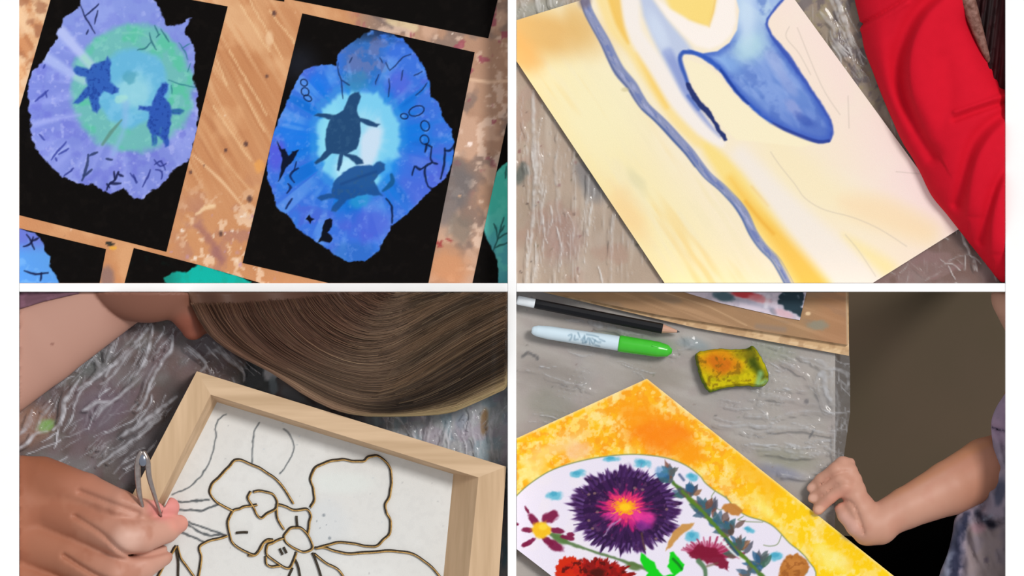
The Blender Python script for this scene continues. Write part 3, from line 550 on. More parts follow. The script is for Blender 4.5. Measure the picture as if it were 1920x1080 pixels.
    # the river
    R = [(1094, -12), (1104, 18), (1118, 46), (1134, 78), (1150, 108), (1164, 134), (1184, 160), (1198, 180), (1212, 200), (1232, 220), (1252, 238), (1272, 260), (1292, 284), (1312, 308), (1330, 330), (1352, 350), (1372, 368), (1386, 384), (1398, 406), (1414, 436), (1432, 462), (1452, 484), (1468, 506), (1486, 540)]
    R = [(x - (2 if k % 3 else 0), y) for k, (x, y) in enumerate(R)]; p.line(R, [15, 17, 20, 22, 20, 16, 17, 16, 14, 12, 17, 14, 10, 7], '#8790b8', 2.6, .95, 4, 0)
    sh = np.array(R) + [-7, 4]; p.line(sh[:14], [3, 2, 4, 2, 4, 3], '#4c5a88', 2.4, .75, 4); p.line(sh[8:] + [1, 0], [2, 3, 2, 4, 3, 4], '#44609c', 2.2, .8, 4); p.line(np.array(R) + [7, -3], 1.8, '#7080ae', 2, .5, 4); i = st(X, Y, 56, 20, 6, 43); rd = ss(2, -8, line_d(X, Y, np.array(R), 14)); p.splat(rd * ss(.55, .7, i) * .7, '#a9b0d8'); p.splat(rd * ss(.45, .35, i) * .6, '#5c6fb0'); p.dot(1096, 0, 12, 16, '#6c5c68', 1, .6)
    # pencil
    for q in ([(1445, 285), (1462, 310), (1490, 345), (1510, 372), (1545, 393), (1600, 408), (1650, 430), (1700, 462)], [(1585, 440), (1610, 470), (1642, 518)], [(1480, 50), (1474, 70), (1498, 100), (1520, 140)], [(1590, 180), (1592, 240)], [(1680, 322), (1728, 326)], [(1495, 52), (1540, 160), (1575, 215)]): p.line(q, 1.6, '#bdb2a6', 1.4, .5, 5)
    p.dot(1172, 168, 7, 4, '#cfc294', 1, .6)
artp = vmat('watercolour paper', .75, .12, .2, 1100)
tag(painted('painting', clipto([(926, 51), (1417, -101), (1802, 427), (1361, 703)], 968.6, 1884.4, -55, 530.4), 1.5, 12, 2.5, artp, art_f, side='#a88a6a'), 'large watercolour with a looping blue form and a blue river over yellow', 'painting')

# the arm in a red sleeve; dark hair hangs beside it
red = vmat('red jumper knit', .85, .1, .3, 1400)
def groove(X, Y, P, w_, a, sm=5):
    P = smooth(P, sm); d = np.maximum(line_d(X, Y, P, .1), 0); return a * np.exp(-(d / w_) ** 2)
B2 = ((968.6, -55, 13), (1884.4, 530.4, 125))
armc = chain([(1700, -170, 16, 106), (1714, -20, 16, 112), (1730, 60, 16, 112), (1800, 215, 16, 117), (1850, 300, 14, 122), (1960, 440, 12, 122)])
def pleat(X, Y, P, ws_, wg, a, sm=5):               # a fold: gentle on one side of its line, steep on the other
    P = smooth(P, sm); best = np.full((X + 0 * Y).shape, 1e9); sg = np.ones(best.shape); f = np.zeros(best.shape)
    for i in range(len(P) - 1):
        ax, ay = P[i]; ex, ey = P[i + 1] - P[i]; L = ex * ex + ey * ey + 1e-9; t = np.clip(((X - ax) * ex + (Y - ay) * ey) / L, 0, 1)
        d = np.hypot(X - ax - t * ex, Y - ay - t * ey); m = d < best; best = np.where(m, d, best); sg = np.where(m, np.sign(ex * (Y - ay) - ey * (X - ax)), sg); f = np.where(m, (i + t) / (len(P) - 1), f)
    end = np.sin(np.pi * np.clip(f, .02, .98)) ** .5
    return -a * end * np.exp(-(best / np.where(sg > 0, ws_, wg)) ** 2)
def red_f(X, Y, Z):
    g = groove(X, Y, [(1790, -40), (1725, 15), (1694, 70), (1684, 120), (1692, 175), (1716, 225), (1750, 290)], 15, 13)
    g = g + pleat(X, Y, [(1800, -20), (1745, 25), (1716, 80), (1708, 140), (1722, 210), (1756, 280)], 12, 44, 24) + pleat(X, Y, [(1650, 30), (1652, 100), (1672, 180), (1706, 260)], 20, 16, 7)
    g = g + groove(X, Y, [(1612, 47), (1650, 26), (1700, -4)], 3, 4.5) + groove(X, Y, [(1615, 56), (1652, 36), (1702, 6)], 4, -3)
    g = g + groove(X, Y, [(1790, 210), (1830, 196), (1884, 178)], 4, -5) + groove(X, Y, [(1790, 224), (1834, 208), (1884, 192)], 6, 8)
    g = g + groove(X, Y, [(1890, 208), (1850, 235), (1822, 270), (1808, 320), (1796, 380)], 12, 10) + pleat(X, Y, [(1890, 228), (1860, 256), (1836, 296), (1822, 350), (1818, 410)], 11, 28, 20)
    g = g + groove(X, Y, [(1890, 310), (1866, 350), (1852, 400), (1842, 450)], 10, 8) + pleat(X, Y, [(1890, 322), (1874, 366), (1862, 420), (1862, 480)], 9, 22, 16) + groove(X, Y, [(1820, 40), (1846, 110), (1884, 165)], 20, 10) + groove(X, Y, [(1770, 110), (1780, 180), (1760, 250)], 16, 5)
    return armc(X, Y, 13 + (Z - 13) * 1.5) * .75 + g * 1.1
def lowx(f, dz): return f
P2 = thing('person', 'person in a bright red jumper, sleeve resting across the large watercolour', 'person', (1780, 200, 14))
def skin2(p): p.C[:] = hx('#a87058')
o = body('body', chain([(1700, -170, 12, 44), (1714, -20, 12, 42), (1730, 60, 12, 40), (1800, 215, 12, 40), (1850, 300, 12, 38), (1960, 440, 12, 34)]), (1610, -50, 16), (1882, 470, 70), 7, vmat('skin', .5, .3), skin2, P2)
def redp(p): p.C[:] = hx('#d3142b'); p.splat(fbm(p.X, p.Y, 12, 3) * .4, '#c41025')
o = body('sleeve', red_f, *B2, 3.2, red, redp, P2)
def darkp(p):
    p.C[:] = hx('#1b0a0c'); p.splat(ss(1860, 1890, p.X + p.Y * .1) * .8, '#4a0a12'); p.splat(ss(.5, .7, st(p.X, p.Y, 100, 60, 6, 3)) * .5, '#3c0c12')
body('hair', lambda X, Y, Z: ell((1872, 40, 30), (52, 190, 26), -8)(X, Y, Z) + 3 * np.sin((X + Y * .12) * .5), (1790, -55, 13), (1884.4, 200, 60), 3.5, vmat('dark hair', .6, .2), darkp, P2)
V_, F_ = tube_geo(smooth([(1796, -50, 60), (1816, 5, 62), (1834, 60, 58), (1850, 104, 52), (1862, 128, 40)], 6), [15, 15, 11, 6, 1], 8)
mesh('hair_strand', V_, F_, flat('brown hair strand', '#7d564c', .6, .2, var=.1, scale=200), P2, shade=True)

# ================================================================== BOOTH THREE: a child pressing cord onto a framed flower drawing
def table3(p):
    X, Y = p.X, p.Y; p.C[:] = hx('#6c5450'); p.splat(fbm(X, Y, 50, 151) * 1.4 - .4, '#4c3a36'); p.splat(ss(.5, .7, st(X, Y, -50, 110, 20, 153)) * .8, '#6c5458'); p.splat(ss(.52, .7, fbm(X, Y, 34, 157)) * .7, '#67605a')
    p.dot(190, 770, 60, 40, '#6d5a6c', 1, .7, -40, .3); p.dot(180, 680, 40, 24, '#5c6260', 1, .7, -35, .3); p.dot(62, 795, 40, 34, '#9a6e54', 1, .8, -50, .3); p.dot(86, 798, 16, 12, '#7cae50', .8, .9, -30, .3); p.dot(110, 880, 60, 26, '#7c7c7c', 1, .7, 0, .3)
    p.dot(270, 850, 60, 60, '#3c2e30', 1, .8, 0, .3); p.dot(320, 760, 30, 50, '#40302c', 1, .7, 0, .3); p.dot(395, 650, 40, 20, '#6c5f66', 1, .7, 0, .3)
    p.dot(490, 705, 36, 36, '#1b2024', .6, 1, 30, .4); p.dot(505, 700, 12, 16, '#e6e4ea', .5, .95, -20, .3); p.dot(512, 722, 8, 16, '#8c9aa4', .6, .9, -10, .3); p.dot(548, 740, 26, 12, '#7c7e84', .8, .8, 30, .3)
    r = ss(640, 740, X); p.splat(r * .97, '#a9abae'); p.splat(r * ss(.5, .62, fbm(X, Y, 22, 161)) * .7, '#8c8c96'); p.splat(r * ss(.5, .62, st(X, Y, 86, 60, 8, 163)) * .7, '#c6cccc'); p.splat(r * ss(.55, .66, fbm(X, Y, 28, 166)) * .6, '#8fa8b4'); p.splat(r * ss(.58, .68, fbm(X, Y, 30, 169)) * .6, '#ab9cac')
    p.dot(908, 792, 7, 26, '#96703a', .7, .95, 4, .3); p.dot(866, 790, 12, 16, '#8a96a4', .8, .7); p.dot(943, 1040, 10, 26, '#6c9cb0', .8, .8); p.dot(944, 925, 5, 8, '#4c5c68', .6, .9)
worktable('dark stained table under crumpled clear film beneath the wooden picture frame', -14, 959.4, 539.2, 1500, wood, table3, [(60, 610), (880, 610), (60, 1420), (880, 1420)])
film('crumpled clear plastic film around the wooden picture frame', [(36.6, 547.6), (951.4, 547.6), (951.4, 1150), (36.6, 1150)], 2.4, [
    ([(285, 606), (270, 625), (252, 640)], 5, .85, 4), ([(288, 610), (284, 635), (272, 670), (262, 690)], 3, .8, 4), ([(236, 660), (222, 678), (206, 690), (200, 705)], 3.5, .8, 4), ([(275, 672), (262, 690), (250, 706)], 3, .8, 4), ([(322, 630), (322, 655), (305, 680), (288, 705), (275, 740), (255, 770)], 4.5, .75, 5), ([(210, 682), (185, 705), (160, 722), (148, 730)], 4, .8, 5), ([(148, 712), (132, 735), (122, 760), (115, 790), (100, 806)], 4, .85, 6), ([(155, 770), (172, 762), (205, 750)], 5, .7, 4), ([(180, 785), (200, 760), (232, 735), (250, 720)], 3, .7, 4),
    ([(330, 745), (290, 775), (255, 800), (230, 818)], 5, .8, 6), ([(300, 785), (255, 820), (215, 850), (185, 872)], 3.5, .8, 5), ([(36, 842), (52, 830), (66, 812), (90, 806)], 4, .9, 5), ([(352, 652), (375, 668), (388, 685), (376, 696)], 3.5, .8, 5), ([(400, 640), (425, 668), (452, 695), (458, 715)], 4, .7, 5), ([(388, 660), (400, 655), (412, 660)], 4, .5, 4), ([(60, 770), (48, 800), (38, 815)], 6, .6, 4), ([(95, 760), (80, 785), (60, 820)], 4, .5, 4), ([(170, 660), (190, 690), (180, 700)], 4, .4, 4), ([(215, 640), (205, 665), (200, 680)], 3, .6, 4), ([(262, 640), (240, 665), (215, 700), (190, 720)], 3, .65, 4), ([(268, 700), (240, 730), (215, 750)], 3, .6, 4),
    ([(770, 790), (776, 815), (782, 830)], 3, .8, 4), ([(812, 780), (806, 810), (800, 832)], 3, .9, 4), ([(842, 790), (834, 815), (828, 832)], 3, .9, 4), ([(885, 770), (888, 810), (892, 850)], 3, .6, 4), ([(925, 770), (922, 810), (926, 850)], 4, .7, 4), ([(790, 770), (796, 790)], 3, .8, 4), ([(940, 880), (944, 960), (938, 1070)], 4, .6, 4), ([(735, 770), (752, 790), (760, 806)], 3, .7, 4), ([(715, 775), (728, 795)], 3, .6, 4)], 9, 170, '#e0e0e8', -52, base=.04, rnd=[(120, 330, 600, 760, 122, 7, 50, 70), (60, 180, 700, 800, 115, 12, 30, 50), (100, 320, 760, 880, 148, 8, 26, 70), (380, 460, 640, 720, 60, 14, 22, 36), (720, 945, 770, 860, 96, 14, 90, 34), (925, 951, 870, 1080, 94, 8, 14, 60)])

oak = flat('pale oak', '#cbab88', .6, .25, var=.05, scale=90, stretch=(1, .07, 1), bump=.08, rot=-27)
oak2 = flat('pale oak running across', '#cdae8c', .6, .25, var=.05, scale=90, stretch=(.07, 1, 1), bump=.08, rot=17)
Q0 = [(369, 696), (949, 875), (915, 1400), (8, 1388)]; Q1 = [(395, 740), (897, 895), (850, 1366), (96, 1350)]; Q2 = [(407, 754), (850, 889), (806, 1340), (112, 1330)]
fr = thing('picture_frame', 'deep pale oak box frame around a cord flower drawing', 'picture frame', (480, 1050, 3.5))
for k, mt in ((0, oak2), (1, oak), (2, oak2), (3, oak)):
    j = (k + 1) % 4; V = []
    for i in (k, j):
        a = Q0[i]; b = Q1[i]; c = Q2[i]
        V += [(a[0], a[1], 9.2), (a[0], a[1], 72), (b[0], b[1], 72), (c[0], c[1], 12), (c[0], c[1], 9.2)]
    F = [(0, 1, 6, 5), (1, 2, 7, 6), (2, 3, 8, 7), (3, 4, 9, 8), (4, 0, 5, 9), (0, 4, 3, 2, 1), (5, 6, 7, 8, 9)]
    mesh('rail', V, F, mt, fr)
LN = [[(424, 777), (414, 782), (408, 790), (404, 803), (405, 816), (402, 832), (396, 858), (385, 880), (372, 898), (356, 912), (340, 920), (322, 928)], [(486, 793), (479, 803), (475, 818), (473, 846), (473, 870)], [(532, 804), (540, 812), (548, 825), (551, 840), (548, 852), (538, 870), (525, 888)]]
DK = [[(332, 942), (360, 940), (392, 937)], [(333, 956), (355, 957), (377, 957), (396, 951), (408, 946)], [(353, 979), (385, 990), (420, 1003)], [(350, 983), (385, 1002), (420, 1003)], [(340, 999), (362, 1006), (382, 1016)]]
def boardp(p):
    p.C[:] = hx('#dcdbd8'); p.splat(ss(.45, .7, fbm(p.X, p.Y, 60, 181)) * .4, '#e4e4e2'); p.splat(ss(.5, .7, fbm(p.X, p.Y, 9, 184)) * .2, '#cdccca')
    for q in LN: p.line(q, 2.6, '#4c5358', 1.2, .85, 5, 1.5)
    for q in DK: p.line(q, 4, '#454a4e', 1.3, .85, 4, 2)
    for x, y, r in ((607, 966, 3), (618, 1009, 3), (600, 990, 1.6), (594, 977, 1.4), (612, 984, 1.4)): p.dot(x, y, r, r, '#3c4650', .8, .8)
    specks(p, 40, 12, ['#b8b8b8', '#a8acb0', '#c8ccd0'], (420, 860, 780, 1080), (.8, 2)); p.dot(640, 905, 60, 20, '#dfe6e2', 1, .5); p.dot(610, 990, 40, 50, '#d2d6da', 1.2, .5, 0, .3)
V, F, top = slab(Q2, 2, 12, 2.5)
pp = Paint(V[:, 0], V[:, 1], '#dcdbd8'); boardp(pp); mesh('backing_board', V, F, vmat('primed board', .7, .15, .15, 900), fr, col=pp.C)
CORD = [[(437, 958), (420, 949), (405, 940), (394, 925), (395, 911), (408, 896), (424, 880), (436, 866), (447, 861), (465, 868), (486, 877), (503, 888), (516, 897), (528, 910), (539, 926), (549, 943)],
 [(470, 921), (464, 932), (474, 950), (486, 970), (500, 963), (517, 952), (519, 940), (511, 926), (491, 920), (474, 921)], [(482, 946), (463, 948), (450, 952), (436, 958), (427, 976), (430, 1002), (438, 1020), (462, 1035), (478, 1039), (488, 1028), (496, 1016), (512, 1011)], [(442, 999), (465, 998)],
 [(426, 1004), (404, 1010), (382, 1017), (373, 1028), (377, 1048), (369, 1090)], [(330, 1023), (320, 1038), (306, 1060), (290, 1090)], [(332, 1023), (338, 1044), (350, 1062), (372, 1092)], [(331, 1030), (334, 1058), (334, 1092)],
 [(518, 945), (535, 949), (550, 956), (574, 954), (582, 966), (579, 982), (577, 1000)], [(519, 944), (518, 964), (524, 980), (532, 992)], [(532, 1005), (540, 993), (552, 988), (566, 991), (580, 1008), (585, 1026), (572, 1034), (552, 1028), (536, 1016), (532, 1005)], [(556, 967), (557, 986)],
 [(530, 1008), (512, 1016), (501, 1022), (499, 1038), (517, 1053), (537, 1065), (548, 1056), (555, 1034)], [(524, 1028), (530, 1040)], [(532, 1026), (537, 1037)], [(512, 1012), (498, 1012), (488, 1026), (478, 1040), (464, 1040)], [(497, 1042), (500, 1058), (512, 1062), (524, 1060)],
 [(582, 951), (589, 935), (587, 915), (582, 898), (588, 880), (604, 869), (624, 863), (642, 861), (662, 864), (680, 864), (690, 857), (702, 854), (714, 858), (728, 872), (733, 888), (733, 908), (730, 928), (722, 946), (724, 960), (731, 974), (731, 996), (720, 1010), (704, 1023), (686, 1023), (665, 1019), (640, 1016), (616, 1020), (592, 1028)],
 [(590, 1027), (606, 1026), (626, 1032), (648, 1037), (680, 1036), (715, 1033), (745, 1033), (775, 1039), (798, 1054), (812, 1066), (830, 1088)], [(585, 1036), (594, 1056), (604, 1090)], [(589, 1038), (612, 1056), (634, 1068), (650, 1092)], [(553, 1049), (560, 1066), (563, 1090)], [(548, 1064), (538, 1090)]]
cdark = flat('black waxed cord', '#33291c', .6, .3, var=.06, scale=400); cgold = flat('gold cord', '#b98f48', .45, .4, var=.12, scale=300)
for q in CORD:
    s_ = smooth(q, 5); n = len(s_); wv = np.sin(np.arange(n) * .9 + q[0][0]) * .8
    P = np.column_stack([s_[:, 0] + wv * .5, s_[:, 1] + wv * .5, np.full(n, 14.2)]); V, F = tube_geo(P, 2.5, 5); ck = mesh('cord', V, F, cdark, fr, shade=True)
    if len(q) > 3:
        P2_ = P + [1.7 , 1.6, 1.2]; V, F = tube_geo(P2_, 1.5, 5); mesh('gold_strand', V, F, cgold, ck, shade=True)
tag(fr)

P3 = thing('person', 'long-haired person leaning over the wooden picture frame, one hand pinching metal tweezers', 'person', (300, 700, 4))
def Zs(f, k, z0=4): return lambda X, Y, Z: f(X, Y, z0 + (Z - z0) * k) / max(1, k * .75)
def rb(X, Y, Z, P, w_, a): return groove(X, Y, P, w_, a)
arm3 = Zs(chain([(-60, 715, 30, 104), (60, 625, 34, 104), (214, 512, 40, 100), (330, 420, 40, 100)]), 2.0)
def union(*fs, k=10):
    def f(X, Y, Z):
        r = fs[0](X, Y, Z)
        for g in fs[1:]: r = smin(r, g(X, Y, Z), k)
        return r
    return f
face = Zs(union(ell((270, 505, 60), (118, 100, 66), 8), chain([(326, 560, 60, 34), (352, 592, 52, 28), (362, 616, 46, 22)]), chain([(384, 606, 40, 20), (400, 560, 40, 30)]), k=7), 1.2)
H = [chain([(-10, 955, 20, 100), (40, 940, 26, 86), (95, 935, 34, 62), (130, 950, 40, 46)]), ell((10, 1060, 10), (90, 100, 70)),
     chain([(80, 908, 14, 52), (160, 925, 44, 38), (225, 946, 88, 28), (262, 958, 88, 22)]),
     chain([(90, 955, 16, 50), (170, 985, 58, 41), (232, 1010, 98, 37), (262, 1006, 94, 33), (310, 992, 58, 26), (336, 982, 32, 17)]),
     chain([(60, 1020, 10, 54), (130, 1045, 46, 40), (215, 1080, 82, 38), (262, 1060, 66, 30), (304, 1042, 32, 20)]),
     chain([(30, 1090, 10, 50), (120, 1120, 40, 36), (210, 1150, 50, 34)]),
     chain([(200, 955, 80, 18), (270, 954, 76, 18), (318, 951, 50, 19)])]
hand3 = lambda X, Y, Z: (lambda r: r + groove(X, Y, [(140, 968), (190, 1000), (232, 1036), (275, 1042), (325, 1030)], 5, 7) + groove(X, Y, [(120, 1042), (180, 1078), (240, 1100)], 5, 9) + groove(X, Y, [(150, 922), (210, 945), (258, 962)], 6, 7))(union(*[Zs(h_, 1.8) for h_ in H[:2]], *H[2:], k=9)(X, Y, Z))
def all3(X, Y, Z):
    sh_ = (X + 0 * Y).shape; o = poly_sd((X + 0 * Y).ravel(), (Y + 0 * X).ravel(), Q0).reshape(sh_); i = poly_sd((X + 0 * Y).ravel(), (Y + 0 * X).ravel(), Q2).reshape(sh_)
    fr_ = np.minimum(np.maximum(np.maximum(o, -i), Z - 74), np.maximum(o, Z - 16)); return np.maximum(np.minimum(np.minimum(arm3(X, Y, Z), face(X, Y, Z)), hand3(X, Y, Z)), 2.2 - fr_)
def skinface(X, Y, Z): return face(X, Y, Z)
def skin3(p):
    X, Y = p.X, p.Y; p.C[:] = hx('#b98068')
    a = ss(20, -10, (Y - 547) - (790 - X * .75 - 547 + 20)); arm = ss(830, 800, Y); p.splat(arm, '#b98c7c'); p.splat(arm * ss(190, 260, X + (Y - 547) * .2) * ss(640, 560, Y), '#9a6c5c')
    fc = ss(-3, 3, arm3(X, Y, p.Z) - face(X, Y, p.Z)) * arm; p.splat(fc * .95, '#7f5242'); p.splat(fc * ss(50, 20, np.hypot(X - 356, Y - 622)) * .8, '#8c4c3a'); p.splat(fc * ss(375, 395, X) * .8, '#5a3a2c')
    h_ = ss(820, 850, Y); p.splat(h_, '#a86c52'); p.splat(h_ * ss(90, 300, X) * .9, '#cf9c8a'); p.splat(h_ * ss(.5, .7, fbm(X, Y, 40, 191)) * .3, '#98583f'); p.dot(312, 950, 34, 26, '#e08c86', .8, .9); p.dot(340, 980, 24, 18, '#dd9484', .9, .8); p.dot(240, 1010, 26, 22, '#dcb4a4', 1.2, .7); p.dot(150, 900, 60, 26, '#b87860', 1.2, .6, 20); p.dot(60, 880, 80, 40, '#93583e', 1.3, .8)  # pink fingertips; the browner upper left of the hand is painted-in shade
    p.dot(98, 645, 3, 3, '#8a5c50', .8, .8)
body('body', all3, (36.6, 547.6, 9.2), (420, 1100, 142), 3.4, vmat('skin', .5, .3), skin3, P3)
def slv(p): p.C[:] = hx('#70505c'); p.splat(ss(.5, .7, fbm(p.X, p.Y, 20, 3)), '#7f5a6a')
CUFF = smooth([(20, 530), (200, 530), (168, 545), (128, 555), (84, 565), (36, 580), (20, 584)], 3, True)
def cuff(X, Y, Z):
    sh_ = (X + 0 * Y).shape; d = poly_sd((X + 0 * Y).ravel(), (Y + 0 * X).ravel(), CUFF).reshape(sh_)
    return np.maximum(arm3(X, Y, Z) - 8 - 2 * np.exp(-((d + 5) / 3) ** 2) + groove(X, Y, [(30, 562), (90, 552), (150, 540)], 4, 3), d)
body('sleeve', cuff, (36.6, 547.6, 10), (200, 600, 100), 2.6, vmat('mauve cloth', .8, .1), slv, P3)

# hair: a swept mass, then the strands on it
def rs(c, n=44):
    c = smooth(c, 6); d = np.r_[0, np.cumsum(np.hypot(*np.diff(c, axis=0).T))]; t = np.linspace(0, d[-1], n); return np.column_stack([np.interp(t, d, c[:, 0]), np.interp(t, d, c[:, 1])])
KC = [rs(k) for k in ([(350, 540), (364, 580), (392, 628), (440, 664), (510, 700), (566, 738), (625, 768), (680, 780), (735, 781), (790, 780), (845, 774), (890, 756), (960, 724)],
     [(372, 540), (392, 590), (430, 640), (490, 680), (560, 715), (620, 748), (680, 766), (730, 770), (780, 762), (840, 738), (890, 708), (930, 684), (960, 666)],
     [(430, 540), (455, 605), (510, 660), (580, 700), (650, 728), (705, 738), (750, 724), (805, 690), (860, 652), (910, 622), (960, 596)],
     [(530, 540), (560, 595), (610, 640), (670, 664), (725, 660), (780, 632), (840, 596), (900, 566), (960, 542)],
     [(640, 540), (668, 566), (705, 584), (745, 580), (800, 560), (860, 540)], [(735, 536), (745, 541), (755, 543), (765, 541), (775, 536)])]
KU = [0, .16, .4, .65, .86, 1.0]
def hcurve(u):
    i = min(max(np.searchsorted(KU, u, 'right') - 1, 0), 4); v = (u - KU[i]) / (KU[i + 1] - KU[i]); return KC[i] * (1 - v) + KC[i + 1] * v
def hz(u, t): return 79 + 36 * np.sin(np.pi / 2 * min(max(u, 0), 1)) ** .65 + 3 * np.sin(u * 26 + t * 3)
TT = np.linspace(0, 1, 44)
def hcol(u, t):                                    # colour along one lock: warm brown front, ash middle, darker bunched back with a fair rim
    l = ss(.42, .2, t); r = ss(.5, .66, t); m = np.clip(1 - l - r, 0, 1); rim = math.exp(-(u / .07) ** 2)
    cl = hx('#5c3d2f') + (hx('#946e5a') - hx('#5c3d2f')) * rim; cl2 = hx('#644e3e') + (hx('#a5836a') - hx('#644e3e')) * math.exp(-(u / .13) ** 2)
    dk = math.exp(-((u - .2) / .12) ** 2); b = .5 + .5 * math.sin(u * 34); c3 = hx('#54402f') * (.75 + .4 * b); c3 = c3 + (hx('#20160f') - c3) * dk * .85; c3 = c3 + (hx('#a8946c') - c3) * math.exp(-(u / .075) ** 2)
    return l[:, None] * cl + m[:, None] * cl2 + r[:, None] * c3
def trimV(V): V = V.copy(); V[:, 0] = np.clip(V[:, 0], 36.6, 951.4); V[:, 1] = np.maximum(V[:, 1], 547.6); return V
U = 40; G = np.array([np.column_stack([hcurve(i / U), hz(i / U, TT)]) for i in range(U + 1)]); Bt = G.copy(); Bt[..., 2] = 76; n_ = (U + 1) * 44; F = []
for i in range(U):
    for j in range(43): a_ = i * 44 + j; F.append((a_, a_ + 1, a_ + 45, a_ + 44)); F.append((n_ + a_, n_ + a_ + 44, n_ + a_ + 45, n_ + a_ + 1))
    F.append((i * 44, (i + 1) * 44, n_ + (i + 1) * 44, n_ + i * 44)); a_ = i * 44 + 43; F.append((a_, n_ + a_, n_ + a_ + 44, a_ + 44))
for j in range(43): F.append((j, n_ + j, n_ + j + 1, j + 1)); a_ = U * 44 + j; F.append((a_, a_ + 1, n_ + a_ + 1, n_ + a_))
hc_ = np.concatenate([hcol(i / U, TT) for i in range(U + 1)] * 2)
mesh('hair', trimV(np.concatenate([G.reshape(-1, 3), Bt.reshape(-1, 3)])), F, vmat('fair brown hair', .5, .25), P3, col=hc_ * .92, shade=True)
q = random.Random(8); geos = []; cols = []
for k in range(2500):
    u = q.random() ** 1.25; 
    if k % 9 == 0: u = q.random() * .1
    u1 = min(max(u + q.gauss(0, .035), 0), 1); c = hcurve(u) * (1 - TT[:, None]) + hcurve(u1) * TT[:, None]; n = 44
    a, b = q.choice([0, 0, 0, 4, 10, 16]), q.choice([44, 44, 44, 38, 32])
    wob = np.sin(np.linspace(0, q.uniform(2, 5), n) + q.uniform(0, 6)) * q.choice([.5, 1, 2, 3, 7]) ; z = hz((u + u1) / 2, TT) + q.uniform(.4, 3.4)
    P = np.column_stack([c[:, 0] + wob * .6, c[:, 1] - abs(wob) * .6, z])[a:b:2]; cc_ = hcol((u + u1) / 2, TT)[a:b:2]; m_ = (P[:, 1] > 546.5) & (P[:, 0] < 952.5); P = P[m_]; cc_ = cc_[m_]
    if len(P) < 4 or np.any(np.hypot(*np.diff(P[:, :2], axis=0).T) > 90): continue
    V, F_ = tube_geo(P, [.3, q.uniform(.6, 1.15), q.uniform(.4, .8)], 3); geos.append((trimV(V), F_))
    lt = q.random(); tgt = hx('#b39a78') if lt > .9 else hx('#84684f') if lt > .6 else hx('#1c120c') if lt < .2 else None
    if tgt is not None: cc_ = cc_ + (tgt - cc_) * q.uniform(.1, .42)
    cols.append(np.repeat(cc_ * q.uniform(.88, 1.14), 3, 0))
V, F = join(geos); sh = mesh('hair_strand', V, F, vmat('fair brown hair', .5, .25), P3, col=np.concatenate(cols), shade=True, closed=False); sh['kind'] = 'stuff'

steel = flat('brushed steel', '#a89c98', .28, .6, metal=.85, var=.05, scale=200, bump=.03)
tw = thing('tweezers', 'silver metal tweezers standing between finger and thumb beside the oak frame', 'tweezers', (268, 930, 60))
for pts, r in (([(266, 846, 150), (259, 862, 148), (258, 890, 138), (262, 930, 118), (272, 968, 92)], [4, 5.5, 6, 5, 2.5]), ([(268, 846, 150), (276, 864, 148), (280, 895, 136), (290, 930, 116), (302, 968, 76)], [4, 6, 5, 4, 2.5])):
    V, F = tube_geo(smooth(pts, 5), r, 8); mesh('arm', V, F, steel, tw, shade=True)
V, F = nets(ell((268, 862, 149), (9, 13, 6)), (255, 845, 140), (280, 878, 158), 1.5); mesh('joint', V, F, flat('dark steel', '#8a90a0', .2, .7, metal=.8, var=.03), tw, shade=True)

# ================================================================== BOOTH FOUR: flower canvas on a film covered table
def table4(p):
    filmed(['#bab0a6', '#aca298', '#c6beb6', '#b2a29c'], 18, 220)(p); X, Y = p.X, p.Y
    for x, y, rx, ry, c in ((1030, 705, 60, 30, '#86786a'), (1030, 760, 40, 26, '#86846a'), (1230, 700, 50, 24, '#968a76'), (1190, 640, 60, 14, '#6c9c6c'), (1300, 645, 30, 10, '#7a9aa8'), (1470, 860, 50, 18, '#8a8a64'), (1460, 885, 40, 12, '#6c74a4'), (1450, 660, 40, 18, '#96a080'), (1540, 760, 30, 30, '#9c948c')): p.dot(x, y, rx, ry, c, 1.2, .55, 10, .3)
    p.line([(980, 668), (990, 662), (1004, 668)], 5, '#2c2420', 2, .9, 3, 2); p.dot(1008, 672, 3, 4, '#2c2420', .7, .9); p.line([(1526, 806), (1518, 820)], 3, '#2c2c30', 1.4, .9); p.dot(1512, 753, 4, 5, '#4c4444', .7, .8)
    specks(p, 60, 22, ['#5a5044', '#a8a09c', '#6c7450', '#7c5c50'], (970, 1560, 600, 900), (.8, 3))
worktable('greyish brown table under clear film below the orange bordered canvas', 960.2, 1566, 539.2, 1500, wood, table4, [(1040, 610), (1500, 610), (1040, 1420), (1500, 1420)])
def drop(X, Y, h):
    t = np.maximum(X - 1566, 0); jag = (fbm(X * 0, Y, 16, 231) - .5) * 10; return np.where(t > 0, 3 + fbm(X, Y, 20, 233) * 8 - t * (3.2 + jag * .15), h)
